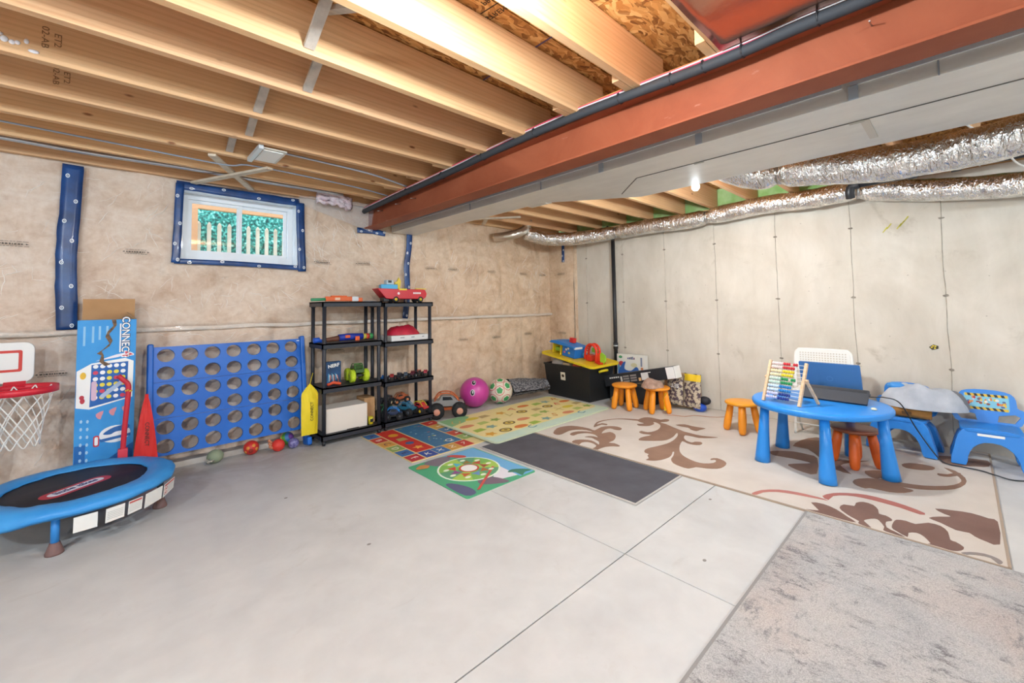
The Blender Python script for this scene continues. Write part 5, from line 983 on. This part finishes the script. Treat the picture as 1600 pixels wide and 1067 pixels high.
# ================================================================== BALLS, CUSHION, BIN
pb = thing('hopper_ball', 'large magenta ball with two black eyes beside the monster truck', 'ball', (3.43, 4.385, 0.0))
MB().ball((0, 0, 0.190), 0.190, 36, 24).build('ball_skin', mat('C23F97', 0.35, coat=0.2), pb)
def on_ball(o, name, c, R_, az, el, shape, m, off=0.0015):
    d = Vector((math.cos(el)*math.cos(az), math.cos(el)*math.sin(az), math.sin(el))); xa = Vector((-math.sin(az), math.cos(az), 0)); ya = d.cross(xa); ctr = sum((Vector((x, y, 0)) for x, y in shape), Vector())/len(shape)
    rings = []; vs = [Vector(c)+(d*R_+xa*ctr.x+ya*ctr.y-d*0).normalized()*0]; vs = []; fs = []; n = len(shape); RN = 4
    for k in range(RN+1):
        for (x, y) in shape:
            q = ctr+(Vector((x, y, 0))-ctr)*(k/RN); v = (d*R_+xa*q.x+ya*q.y).normalized()*(R_+off); vs.append(Vector(c)+v)
    for k in range(RN):
        for i in range(n): fs.append((k*n+i, k*n+(i+1) % n, (k+1)*n+(i+1) % n, (k+1)*n+i))
    mb = MB(); mb.add(vs, fs, True); return mb.build(name, m, o)
for az, el in ((R(214), R(45)), (R(233), R(5))):
    az = R(228) if el > 0.3 else R(224)
    on_ball(pb, 'eye', (0, 0, 0.19), 0.19, az, el+R(4), circ(0, 0, 0.028, 18, 0.040), mat('EFE4EC', 0.4)); on_ball(pb, 'eye', (0, 0, 0.19), 0.19, az, el+R(4), circ(0, 0, 0.023, 18, 0.034), mat('17151A', 0.4), 0.003); on_ball(pb, 'eye_glint', (0, 0, 0.19), 0.19, az, el+R(5), circ(0.004, 0.004, 0.006, 10, 0.018), WHITE, 0.0045)
sb = thing('soccer_ball', 'white soccer ball with green patches and red lines beside the magenta ball', 'ball', (3.80, 4.30, 0.0))
MB().ball((0, 0, 0.165), 0.165, 36, 24).build('ball_skin', mat('E4DCCB', 0.45), sb)
gp5 = [(R(226), R(12)), (R(190), R(-28)), (R(262), R(-30)), (R(180), R(30)), (R(272), R(32)), (R(226), R(70)), (R(226), R(-62)), (R(320), R(0)), (R(140), R(0)), (R(20), R(20)), (R(80), R(10))]
for az, el in gp5: on_ball(sb, 'green_patch', (0, 0, 0.165), 0.165, az, el, circ(0, 0, 0.046, 5, a0=R(90)), mat('3FA05C', 0.45))
for az, el in gp5[:8]:
    o = circ(0, 0, 0.070, 10, a0=R(90)); inn = circ(0, 0, 0.062, 10, a0=R(90)); d = Vector((math.cos(el)*math.cos(az), math.cos(el)*math.sin(az), math.sin(el))); xa = Vector((-math.sin(az), math.cos(az), 0)); ya = d.cross(xa)
    vs = [Vector((0, 0, .165))+(d*.165+xa*x+ya*y).normalized()*0.1665 for x, y in o+inn]; mb = MB(); mb.add(vs, [(i, (i+1) % 10, 10+(i+1) % 10, 10+i) for i in range(10)], True); mb.build('red_line', mat('C8323A', 0.45), sb)
# grey knitted cushion
KN = mat('8E8C8E', 0.9, c2='4A4A50', scale=46, bump=0.8, bscale=70, lo=0.42, hi=0.58)
def cu(u, v, s):
    x = -0.32+0.62*u; wd = 0.17*(1-0.55*max(0, (u-0.72)/0.28)) if u < 0.9 else 0.06+0.5*(u-0.9)
    y = (v-0.5)*2*wd; z = 0.11*math.sin(PI*min(max(v, 0.01), 0.99))**0.7*(1-0.3*u)*s+0.11+0.08*(1-u)*v+0.02*noise.noise((u*5, v*5, 1)); return (x, y, max(0.004, z+0.05*u*v))
mb = MB(); mb.grid(lambda u, v: cu(u, v, 1), 24, 14); mb.grid(lambda u, v: cu(u, v, -1), 24, 14)
cs = tag(mb.build('knit_cushion', KN, loc=(4.285, 4.25, 0.026), rz=R(-14)), 'grey patterned knit cushion lying against the black bin', 'cushion')
# storage bin
sbn = thing('storage_bin', 'large black plastic storage bin full of toys in the corner', 'storage bin', (4.87, 3.82, 0.0), rz=R(-5))
DBK = mat('1B1D1F', 0.5); mb = MB(); b0, b1, hb = (0.215, 0.40), (0.25, 0.44), 0.455
def ring(dx, dy, z): return [(-dx, -dy, z), (dx, -dy, z), (dx, dy, z), (-dx, dy, z)]
vs = ring(*b0, 0.0)+ring(*b1, hb)+ring(b1[0]-.012, b1[1]-.012, hb)+ring(b0[0]-.012, b0[1]-.012, 0.012)
fs = [(0, 3, 2, 1)]+[(i+4*k, (i+1) % 4+4*k, (i+1) % 4+4*(k+1), i+4*(k+1)) for k in range(3) for i in range(4)]+[(12, 13, 14, 15)]
mb.add(vs, fs); mb.build('tub', DBK, sbn, bevel=0.012)
mb = MB(); mb.prism(rrect(-.265, -.455, .265, .455, .03), 0.02, [list(reversed(rrect(-.24, -.43, .24, .43, .02)))], z0=hb-0.015); mb.build('tub_rim', DBK, sbn)
MB().tube(spline([(-0.07, -0.45, 0.395), (-0.05, -0.485, 0.41), (0.05, -0.485, 0.41), (0.08, -0.45, 0.395)], 5), 0.018, 8).build('handle', mat('D8C41E', 0.45), sbn)
o = piece('label', sbn, mat('D9D4C4', 0.6), rrect(-.045, -.055, .045, .055, .004), 0.001, TR((-0.243, 0.06, 0.30), (0, -1, 0), (-0.07, 0, 1)), d=0.0012); piece('label_print', o, mat('3A2E22', 0.6), circ(0, 0.005, 0.026, 10, 0.022), 0.0025, TR((-0.243, 0.06, 0.30), (0, -1, 0), (-0.07, 0, 1)))
# things poking out under the lid
tag(MB().ball((0, 0, 0), (0.12, 0.12, 0.09), 18, 10).build('grey_ball', mat('A8A09A', 0.6), loc=(4.76, 4.06, 0.455)), 'pale grey ball poking out of the black bin', 'ball')
for k, (x, y, c, lab) in enumerate(((4.70, 3.86, 'C8B08A', 'tan toy block poking out of the black bin'), (4.69, 3.68, 'C8482E', 'orange red toy block poking out of the black bin'), (4.72, 3.55, '8FA85A', 'green toy block poking out of the black bin'))):
    tag(MB().box((0, 0, 0), (0.10, 0.12, 0.12)).build('toy_block', mat(c, 0.5), loc=(x, y, 0.425), rz=R(20*k), bevel=0.008), lab, 'toy block')
# tilted yellow lid
ld_ = thing('bin_lid', 'tilted yellow lid lying on the black storage bin', 'lid', (4.87, 3.80, 0.545), rz=R(-6), rx=R(7.5), ry=R(-2))
mb = MB(); mb.prism(rrect(-.27, -.50, .27, .50, .05), 0.010); mb.build('lid_plate', mat('E2BE22', 0.45), ld_)
mb = MB(); mb.prism(rrect(-.285, -.515, .285, .515, .06), 0.030, [list(reversed(rrect(-.26, -.49, .26, .49, .045)))], z0=-0.012); mb.build('lid_rim', mat('E6C81E', 0.45), ld_, bevel=0.004)
def on_lid(x, y, z=0.012): return ld_.matrix_basis @ Vector((x, y, z))
bpy.context.view_layer.update()
gar = thing('toy_garage', 'blue and yellow toy garage on the tilted yellow lid', 'toy building', on_lid(-0.06, 0.13), rz=R(-6), rx=R(7.5))
mb = MB(); mb.T = TR((-0.10, 0, 0), (0, 1, 0), (0, 0, 1)); mb.prism([(-.20, 0), (.05, 0), (.05, .16), (-.20, .16)], 0.20); mb.build('blue_wall', mat('1F74C8', 0.45), gar, bevel=0.004)
for y in (0.10, 0.26): MB().box((0, y, 0.07), (0.18, 0.02, 0.14)).build('yellow_pillar', mat('E6C422', 0.45), gar, bevel=0.004)
mb = MB(); mb.T = TR((-0.14, 0, 0.15), (0, 1, 0), (0, 0, 1)); mb.prism([(-.22, 0.0), (.30, 0.0), (.26, .035), (.12, .055), (-.22, .02)], 0.26); mb.build('roof', mat('2A80D0', 0.45), gar, bevel=0.004)
MB().box((0.02, -0.03, 0.225), (0.06, 0.08, 0.07)).build('chimney', mat('D8302A', 0.45), gar, bevel=0.004); MB().box((0, 0.18, 0.06), (0.12, 0.11, 0.05)).build('ramp', mat('8FB83A', 0.45), gar)
for k, (y, z, c) in enumerate(((-0.03, 0.10, 'E8D8C0'), (-0.09, 0.06, 'E0B83A'), (-0.07, 0.12, 'E8E0D0'), (0.0, 0.06, 'D86A8A'))): piece('sticker', gar, mat(c, 0.5), circ(0, 0, 0.020, 8, 0.016), 0.001, TR((-0.1015, y, z), (0, -1, 0), (0, 0, 1)))
MB().box((-0.05, -0.21, 0.15), (0.14, 0.03, 0.03)).build('white_rail', WHITE, gar)
arch = thing('toy_ramp', 'red looping toy track arch with lime green wing on the yellow lid', 'toy track', on_lid(0.02, -0.27), rz=R(-6), rx=R(7.5))
def arc(u): a = PI*(1-u); return (0, -0.02-0.10*math.cos(a)*-1, 0.13+0.10*math.sin(a))
for x in (-0.10, -0.03): mb = MB(); mb.tube([(x, -0.12, 0.01)]+[(x, -0.02+0.10*math.cos(PI*(k/10)+PI), 0.13+0.11*math.sin(PI*k/10)) for k in range(11)]+[(x, 0.08, 0.02)], 0.016, 8); mb.build('arch_rail', mat('E23A22', 0.45), arch)
mb = MB()
for k in range(11): a = PI*k/10; mb.box((-0.065, -0.02+0.10*math.cos(a), 0.13+0.11*math.sin(a)), (0.07, 0.02, 0.012))
mb.box((-0.065, -0.12, 0.07), (0.07, 0.014, 0.12)); mb.build('track', mat('D8321E', 0.45), arch)
MB().box((-0.03, 0.03, 0.04), (0.12, 0.09, 0.08)).build('base', mat('D2341E', 0.45), arch, bevel=0.006); MB().box((0.0, -0.01, 0.15), (0.05, 0.09, 0.06)).build('green_bridge', mat('7FC23A', 0.45), arch, bevel=0.005)
mb = MB(); mb.T = TR((-0.02, 0, 0), (0, -1, 0), (0, 0, 1)); mb.prism([(0.14, 0.03), (0.20, 0.0), (0.23, 0.05), (0.22, 0.12), (0.15, 0.15), (0.13, 0.12)], 0.02); mb.build('green_wing', mat('9CD83A', 0.45), arch)
MB().cyl((-0.06, 0.10, 0.07), (-0.10, 0.10, 0.07), 0.03, 10).build('wheel', mat('3A8FC8', 0.45), arch); MB().box((-0.05, -0.17, 0.01), (0.12, 0.06, 0.02)).build('ramp_foot', mat('D8321E', 0.45), arch)

# ================================================================== BOXES AGAINST THE CONCRETE WALL
t = thing('puzzle_box', 'white picture box leaning on the concrete wall behind the long black box', 'box', (5.25, 3.17, 0.0), ry=R(0))
MB().box((0, 0, 0.30), (0.07, 0.44, 0.60)).build('carton', mat('E6E4DC', 0.55), t, bevel=0.003)
Tp = TR((-0.0355, 0, 0), (0, -1, 0), (0, 0, 1))
for c, o in (('3A68B0', smooth_closed([(-.20, .30), (-.14, .46), (-.08, .50), (-.10, .40), (0.0, .38), (.08, .44), (.12, .40), (.10, .30)], 3)), ('C8464A', circ(-.15, .47, .04, 10, .035)), ('5FA0C8', circ(-.19, .40, .022, 8, .06)), ('4A9A6A', circ(-.16, .56, .03, 8, .02)), ('D8D0A8', circ(.05, .46, .05, 10, .03)), ('8A93A8', [(.15, .45), (.175, .45), (.175, .57), (.15, .57)]), ('D88A5A', circ(.17, .42, .02, 8))): piece('printed_picture', t, mat(c, 0.55), o, 0.0005+rnd.random()*0.001, Tp)
for k, (x, h) in enumerate(((-.05, .03), (-.025, .036), (0.0, .045), (.022, .05), (.045, .036))): piece('printed_mark', t, mat(['5A5A9A', '3A4A7A', '4A4A6A', '6A7A9A', '8A5A7A'][k], 0.55), [(x, .535), (x+.017, .535), (x+.019, .535+h*.8), (x+.003, .535+h*.8)], 0.0022, Tp)
t = thing('carton_box', 'brown box with yellow bands and printed sides leaning below the long black box', 'box', (5.16, 2.42, 0.0), rz=R(4))
MB().box((0.05, 0.02, 0.21), (0.10, 0.42, 0.42)).build('carton', mat('A98A68', 0.8), t, bevel=0.003)
def snack(label, loc, w_, h_, rz, ry, flip):
    o = thing('printed_bag', label, 'bag', loc, rz=rz, ry=ry)
    def f(u, v, s): return (s*(0.035*math.sin(PI*u)**0.6*math.sin(PI*v)**0.5)+0.010*noise.noise((u*4, v*4, s)), (0.5-u)*w_*(1+0.06*noise.noise((v*3, 2, s))), h_*v)
    mb = MB(); mb.grid(lambda u, v: f(u, v, -1), 14, 18); mb.grid(lambda u, v: f(u, v, 1), 14, 18); mb.build('sack', mat('C2B49C', 0.6, c2='51404A', scale=26, lo=0.46, hi=0.54, bump=0.3, bscale=12), o)
    mb = MB(); mb.grid(lambda u, v: (f(u, 0.78+0.2*v, -1)[0]-0.004, f(u, 0.78+0.2*v, -1)[1], f(u, 0.78+0.2*v, -1)[2]), 14, 6); mb.build('yellow_band', mat('E2BE1E', 0.5), o)
    return o
s1 = snack('printed sack with yellow top beside the orange stool with the towel', (5.04, 2.47, 0.06), 0.20, 0.34, R(0), R(6), False)
s2 = snack('printed sack with yellow top at the right end of the boxes', (5.06, 2.27, 0.05), 0.22, 0.40, R(-8), R(6), False)
text('SET', 0.065, WHITE, s1, TR((-0.050, -0.02, 0.235), (0, 1, 0), (0, 0, -1)), bold=0.002)
MB().lathe([(0, 0), (0.045, 0), (0.045, 0.004), (0, 0.004)], 16).build('round_seal', mat('55504A', 0.6), s1); s1.children[-1].matrix_local = TR((-0.042, -0.06, 0.06), (0, -1, 0), (0, 0, 1))
t = thing('toy_bag', 'crumpled blue and black bag at the foot of the printed sacks', 'bag', (5.12, 2.17, 0.0))
mb = MB(); mb.ball((0, 0.03, 0.055), (0.07, 0.08, 0.055), 16, 10); mb.build('blue_part', mat('1F4FB8', 0.35, bump=0.4, bscale=20), t); mb = MB(); mb.ball((0.03, -0.02, 0.135), (0.06, 0.07, 0.05), 14, 8); mb.build('black_part', mat('22222A', 0.6), t); mb = MB(); mb.ball((0.0, 0.06, 0.11), (0.03, 0.025, 0.02), 10, 6); mb.build('red_part', RED, t)
t = thing('carton_box', 'black open carton standing under the raised end of the long black box', 'box', (5.02, 2.94, 0.0))
MB().box((0.05, 0.10, 0.11), (0.22, 0.62, 0.22)).build('carton', mat('26282C', 0.6), t, bevel=0.003); MB().bar((-0.06, 0.30, 0.12), (-0.11, 0.36, 0.02), 0.12, 0.004).build('flap', mat('B9A070', 0.8), t)
lb = thing('long_box', 'long black product box with white end lying aslant on the cartons', 'box', (4.96, 2.885, 0.365), rx=R(-12.5))
Tl = TR((-0.0705, 0, 0), (0, -1, 0), (0, 0, 1))
MB().box((0, 0, 0), (0.14, 1.02, 0.145)).build('carton', mat('23252B', 0.5), lb, bevel=0.003); MB().box((0.0, -0.515, 0.0), (0.138, 0.01, 0.143)).build('white_end', WHITE, lb)
piece('white_end', lb, WHITE, [(.405, -.07), (.508, -.07), (.508, .07), (.405, .07)], 0.0, Tl)
for k in range(5): piece('icon', lb, mat('D8D8D4', 0.5), rrect(-.42+.032*k, .022, -.396+.032*k, .040, .003, 2), 0.0, Tl, d=0.001)
for k in range(2):
    for j in range(3): piece('text_block', lb, mat('8A8684', 0.5), [(-.21+.11*k, -.045+.032*j), (-.12+.11*k, -.045+.032*j), (-.12+.11*k, -.025+.032*j), (-.21+.11*k, -.025+.032*j)], 0.0, Tl, d=0.001)
piece('qr_blank', lb, mat('D9D9D6', 0.5), [(.06, -.045), (.16, -.045), (.16, .045), (.06, .045)], 0.0, Tl, d=0.001).name = 'white_square'
piece('text_block', lb, mat('CFCFCB', 0.5), [(-.25, -.03), (-.225, -.03), (-.225, .035), (-.25, .035)], 0.0, Tl, d=0.001); piece('text_block', lb, mat('D9B27A', 0.5), [(.015, -.05), (.05, -.05), (.05, -.01), (.015, -.01)], 0.0, Tl, d=0.001); piece('text_block', lb, mat('D9D9D6', 0.5), [(.165, .035), (.20, .035), (.20, .045), (.165, .045)], 0.0, Tl, d=0.001)

# ================================================================== STOOLS, TABLE, CHAIRS
def stool(label, x, y, rz, m, ms, h=0.30, z0=0.0115, group='round children stools'):
    o = thing('kids_stool', label, 'stool', (x, y, z0), rz, group); 
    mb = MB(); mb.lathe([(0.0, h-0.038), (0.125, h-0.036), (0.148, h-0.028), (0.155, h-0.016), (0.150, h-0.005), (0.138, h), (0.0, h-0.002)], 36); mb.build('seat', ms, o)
    for k in range(4):
        a = R(45+90*k); c, s = math.cos(a), math.sin(a)
        mb = MB(); mb.tube([(0.100*c, 0.100*s, h-0.03), (0.115*c, 0.115*s, 0.17), (0.132*c, 0.132*s, 0.09), (0.142*c, 0.142*s, 0.03), (0.146*c, 0.146*s, 0.008), (0.147*c, 0.147*s, 0.0)], [0.029, 0.033, 0.036, 0.033, 0.026, 0.014], 14); mb.build('leg', m, o)
    return o
stool('orange plastic round stool without anything on it in front of the black bin', 4.636, 2.915, R(8), ORANGE, ORANGE)
stool('orange plastic round stool with a towel on its seat', 4.745, 2.545, R(48), ORANGE, ORANGE)
stool('light orange plastic round stool standing alone left of the blue table', 4.60, 1.555, R(62), ORANGE, mat('F4A325', 0.4))
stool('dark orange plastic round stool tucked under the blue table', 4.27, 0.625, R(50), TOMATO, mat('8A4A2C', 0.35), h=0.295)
heap('towel', 'crumpled pinkish brown towel on the orange stool', 'towel', (4.70, 2.57, 0.310), 0.165, 0.12, 0.085, mat('B59684', 0.9, c2='9A7A68', scale=20, bump=0.4, bscale=60), 8.0, rough=0.7)
tb = thing('kids_table', 'round bright blue plastic children table with five legs', 'table', (4.10, 0.82, 0.0115))
TBM = mat('2C8FE6', 0.35); TH = 0.492
mb = MB(); mb.lathe([(0.0, TH-0.05), (0.43, TH-0.05), (0.452, TH-0.044), (0.458, TH-0.03), (0.458, TH-0.012), (0.450, TH-0.002), (0.440, TH), (0.0, TH)], 64); mb.build('tabletop', TBM, tb)
for a in (124, 196, 268, 340, 52):
    c, s = math.cos(R(a)), math.sin(R(a)); mb = MB(); mb.tube([(0.385*c, 0.385*s, TH-0.045), (0.400*c, 0.400*s, 0.25), (0.415*c, 0.415*s, 0.05), (0.420*c, 0.420*s, 0.0)], [0.030, 0.038, 0.052, 0.055], 20); mb.build('leg', TBM, tb)
TZ = 0.0115+TH+0.0005
# laptop
lp = thing('laptop', 'open blue laptop on the blue table with its lid tilted up', 'laptop', (4.33, 0.765, TZ), rz=R(-3))
MB().box((0.14, 0, 0.009), (0.26, 0.40, 0.016)).build('base', mat('2A2C30', 0.5), lp, bevel=0.003)
Tl2 = TR((0.0, 0, 0.018), (0, -1, 0), (-0.30, 0, 1)); mb = MB(); mb.T = Tl2; mb.prism(rrect(-.205, 0, .205, .285, .01), 0.010); lidp = mb.build('lid', mat('4574A8', 0.4), lp, bevel=0.002)
piece('logo', lidp, mat('5A88BA', 0.4), circ(0, .15, .022, 16, .02), 0.0101, Tl2, holes=[list(reversed(circ(0, .15, .019, 16, .017)))])
cs2 = thing('black_case', 'flat dark grey case leaning in front of the blue laptop', 'case', (4.155, 0.735, TZ), rz=R(-4))
mb = MB(); mb.T = TR((0.0, 0, 0.0), (0, -1, 0), (0.75, 0, 0.66)); mb.prism(rrect(-.215, 0, .215, .135, .008), 0.018); mb.build('shell', mat('34363C', 0.55), cs2, bevel=0.003)
mb = MB(); mb.T = TR((0.0, 0, 0.0), (0, -1, 0), (0.75, 0, 0.66)); mb.prism([(-.205, .105), (.205, .105), (.205, .128), (-.205, .128)], 0.001, z0=0.0182); mb.build('hinge_strip', mat('202226', 0.5), cs2)
# abacus
ab = thing('abacus', 'wooden bead abacus standing on the blue table', 'abacus', (3.842, 1.135, TZ), rz=R(-105))
lean = 0.42; AH = 0.315; AW = 0.27
for x in (0.0, AW): MB().bar((x, 0, 0.0), (x, lean*AH, AH), 0.020, 0.022, (0, 1, 0)).build('upright', LWOOD, ab, bevel=0.002)
MB().bar((AW+0.018, 0.080, 0.19), (AW+0.035, 0.20, 0.006), 0.018, 0.018, (0, 1, 0)).build('prop_leg', LWOOD, ab, bevel=0.002); MB().cyl((AW-0.005, 0.080, 0.19), (AW+0.032, 0.080, 0.19), 0.011, 10).build('pivot', LWOOD, ab)
MB().bar((-0.018, 0.080, 0.19), (-0.018, 0.20, 0.006), 0.018, 0.018, (0, 1, 0)).build('prop_leg', LWOOD, ab, bevel=0.002)
bead = MB(); bead.lathe([(0.004, -0.0085), (0.0105, -0.006), (0.0132, 0.0), (0.0105, 0.006), (0.004, 0.0085)], 10); 
bc = [('E8D2CE', 'C82A34')]*2+[('ECDDB4', 'E8CE2E')]*2+[('CDE0D0', '2E9A5A')]*2+[('CFE0EC', '2A86C8')]*2+[('D0CDE4', '2A3F8A')]*2
for r in range(10):
    z = 0.295-r*0.0285; y = lean*z; MB().cyl((0, y, z), (AW, y, z), 0.0022, 6).build('wire', WHITE, ab)
    x = 0.022
    for k in range(10):
        if k == 5: x += 0.002*(r % 3)
        if k == 8 and r in (0, 4): x += 0.020
        key = 'bead_%d_%d' % (r//2, k >= 5)
        if key not in bpy.data.meshes: me = bead.mesh(key, mat(bc[r][k >= 5], 0.35)); me.name = key
        o = bpy.data.objects.new('bead', bpy.data.meshes[key]); C.objects.link(o); o.parent = ab; o.location = (x, y, z); o.rotation_euler = (0, R(90), 0); x += 0.0178
# glass bottle
bt = thing('glass_bottle', 'clear glass bottle with cork on the blue table behind the abacus', 'bottle', (4.19, 1.14, TZ))
GLS = mat('DCE8F0', 0.05, trans=0.9, alpha=0.55); mb = MB(); mb.lathe([(0.0, 0.0), (0.045, 0.0), (0.050, 0.01), (0.050, 0.16), (0.040, 0.19), (0.030, 0.20), (0.030, 0.22)], 20, caps=False); mb.build('glass', GLS, bt); MB().cyl((0, 0, 0.195), (0, 0, 0.235), 0.028, 14).build('cork', mat('B08A5C', 0.8), bt)
tag(MB().ball((0, 0, 0.008), (0.022, 0.018, 0.010), 12, 8).build('chewing_gum', mat('E6E2C8', 0.5), loc=(4.02, 0.47, TZ)), 'small cream lump near the edge of the blue table', 'lump')
# white folding chair
wc = thing('folding_chair', 'white metal folding chair with perforated back behind the blue table', 'chair', (4.88, 0.95, 0.0115), rz=R(-90))
WM = mat('ECEAE4', 0.4)
# local: width x, depth y (back at +y)
mb = MB(); mb.tube(spline([(-.225, 0.02, 0.0), (-.225, 0.10, 0.45), (-.225, 0.135, 0.74), (-.20, 0.14, 0.805), (-.15, 0.14, 0.815), (.15, 0.14, 0.815), (.20, 0.14, 0.805), (.225, 0.135, 0.74), (.225, 0.10, 0.45), (.225, 0.02, 0.0)], 6), 0.011, 8); mb.build('back_frame', WM, wc)
for s in (-1, 1): MB().tube([(s*.205, 0.20, 0.0), (s*.205, -0.17, 0.44)], 0.010, 8).build('front_leg', WM, wc)
for z, y in ((0.10, 0.035), (0.16, 0.07)): MB().cyl((-.225, y, z), (.225, y, z), 0.007, 6).build('crossbar', WM, wc)
MB().prism(rrect(-.20, -.20, .20, .16, .04), 0.012, z0=0.435).build('seat', WM, wc, bevel=0.004)
mb = MB(); mb.T = TR((0, 0.135, 0), (1, 0, 0), (0, 0, 1)); hs = [list(reversed([(x-.006, z-.006), (x+.006, z-.006), (x+.006, z+.006), (x-.006, z+.006)])) for x in [-.18+.0225*i for i in range(17)] for z in [.645+.0225*j for j in range(7)]]; mb.prism(rrect(-.215, .61, .215, .81, .03), 0.004, hs); mb.build('perforated_back', WM, wc)
for s in (-1, 1): MB().prism(rrect(s*.215-.006, 0.0, s*.215+.006, .02, .002, 1), 0.02, z0=0.46).build('stay', WM, wc)
# blue plastic chairs
CBL = mat('2E86DC', 0.28, spec=0.6)
def kid_chair(label, loc, rz, sticker):
    o = thing('kids_chair', label, 'chair', loc, rz, 'blue children chairs')
    MB().prism(rrect(-.165, -.16, .165, .15, .05), 0.022, z0=0.262).build('seat', CBL, o, bevel=0.008, seg=3)
    lo_ = smooth_closed([(-.225, 0), (-.145, 0), (-.13, .07), (-.10, .14), (-.04, .185), (.04, .185), (.10, .14), (.13, .07), (.145, 0), (.225, 0), (.205, .12), (.175, .235), (.12, .283), (0, .288), (-.12, .283), (-.175, .235), (-.205, .12)], 2)
    lo_ = [(x, max(0.0, z)) for x, z in lo_]
    for y in (-.115, .165):
        mb = MB(); mb.T = TR((0, y, 0), (1, 0, 0), (0.0, (0.10 if y < 0 else -0.06), 1)); mb.prism(lo_ if y < 0 else [(x, z*0.86) for x, z in lo_], 0.065); mb.build('leg_arch', CBL, o, bevel=0.022, seg=4)
    Tb2 = TR((0, 0.135, 0.0), (1, 0, 0), (0, 0.16, 1)); out = smooth_closed([(-.155, .27), (0, .262), (.155, .27), (.19, .31), (.215, .37), (.19, .405), (.165, .42), (.16, .48), (.135, .525), (.06, .545), (-.06, .545), (-.135, .525), (-.155, .48), (-.16, .42), (-.19, .405), (-.215, .37), (-.19, .31)], 2)
    hl = [list(reversed(smooth_closed([(s*.055, .298), (s*.145, .298), (s*.178, .350), (s*.15, .366), (s*.065, .346)][::s], 1))) for s in (-1, 1)]
    mb = MB(); mb.T = Tb2; mb.prism(out, 0.032, hl, z0=-0.016); bk = mb.build('backrest', CBL, o, bevel=0.009, seg=3)
    if sticker:
        st = piece('sticker', bk, mat('7FC4DA', 0.45), rrect(-.122, .382, .124, .512, .012), 0.0165, Tb2)
        for (z0_, z1_) in ((.383, .404), (.490, .511)):
            piece('stripe_band', st, mat('E2B832', 0.45), [(-.116, z0_), (.118, z0_), (.118, z1_), (-.116, z1_)], 0.0172, Tb2)
            for k in range(6): x = -.105+.037*k; piece('black_stripe', st, mat('1E1A14', 0.45), [(x, z0_), (x+.018, z0_), (x+.006, z1_), (x-.012, z1_)] if z0_ < .45 else [(x-.0, z1_), (x+.018, z1_), (x+.026, z0_), (x+.008, z0_)], 0.0180, Tb2)
        r2 = random.Random(5)
        for k in range(34): piece('colour_spot', st, mat(r2.choice(['C8442E', 'E8E2D8', 'D88A4A', 'B02A3A', 'E0C040', '6A5A6A', 'D8D0E0', '8A4A3A', '4A6A9A']), 0.45), circ(-.10+.205*r2.random(), .415+.066*r2.random(), r2.uniform(.006, .014), 7, r2.uniform(.006, .013)), 0.0172+0.00005*k, Tb2)
        piece('white_label', o, WHITE, rrect(-.075, .232, .065, .250, .003, 2), 0.0655, TR((0, -.115, 0), (1, 0, 0), (0, 0.10, 1)))
    return o
kid_chair('blue plastic children chair with a colourful striped sticker on its back', (5.00, -0.105, 0.0115), R(-88), True)
kid_chair('blue plastic children chair buried under grey clothes', (5.02, 0.395, 0.0115), R(-96), False)
t = thing('paper_roll', 'rolled brown paper bag on the blue chair under the clothes', 'bag', (4.93, 0.36, 0.298), rz=R(90))
mb = MB(); mb.tube([(-0.15, 0, 0.045), (-0.05, 0, 0.050), (0.06, 0.0, 0.052), (0.15, 0, 0.050)], [0.040, 0.045, 0.046, 0.042], 16); mb.build('roll', mat('A8783C', 0.8, c2='8A5E2C', scale=12), t); piece('print_mark', t, mat('5A3E22', 0.8), rrect(-.03, -.012, .03, .012, .004, 2), 0.0, TR((-0.0, 0.048, 0.05), (-1, 0, 0), (0, 0, 1)))
heap('clothes_pile', 'pile of light grey blue clothes heaped on the blue chair', 'clothes', (5.03, 0.275, 0.385), 0.18, 0.26, 0.21, mat('A9AFBA', 0.9, c2='C4C9D1', scale=5, bump=0.3, bscale=25), 5.0, rough=0.30, nu=60, nv=44, flatp=0.6)
heap('dark_cloth', 'darker grey cloth beside the light grey clothes pile', 'clothes', (5.06, 0.10, 0.40), 0.12, 0.11, 0.12, mat('76787E', 0.9, bump=0.3, bscale=25), 11.0, rough=0.7)
tag(MB().ball((0, 0, 0), (0.04, 0.06, 0.035), 14, 8).build('blue_pouch', mat('3F8FD8', 0.4), loc=(5.02, 0.43, 0.545)), 'shiny blue pouch sticking out of the clothes pile', 'pouch')
# power cord
cd = spline([(4.50, 0.62, TZ+0.006), (4.52, 0.52, TZ+0.006), (4.54, 0.46, TZ+0.010), (4.66, 0.38, 0.46), (4.78, 0.30, 0.25), (4.77, 0.20, 0.07), (4.74, 0.14, 0.022), (4.74, 0.05, 0.018), (4.73, -0.04, 0.018), (4.68, -0.11, 0.018), (4.68, -0.20, 0.006), (4.80, -0.32, 0.006), (5.05, -0.44, 0.006)], 8)
tag(MB().tube(cd, 0.0045, 6).build('power_cord', BLACK), 'thin black power cord running from the laptop across the floor', 'cord')
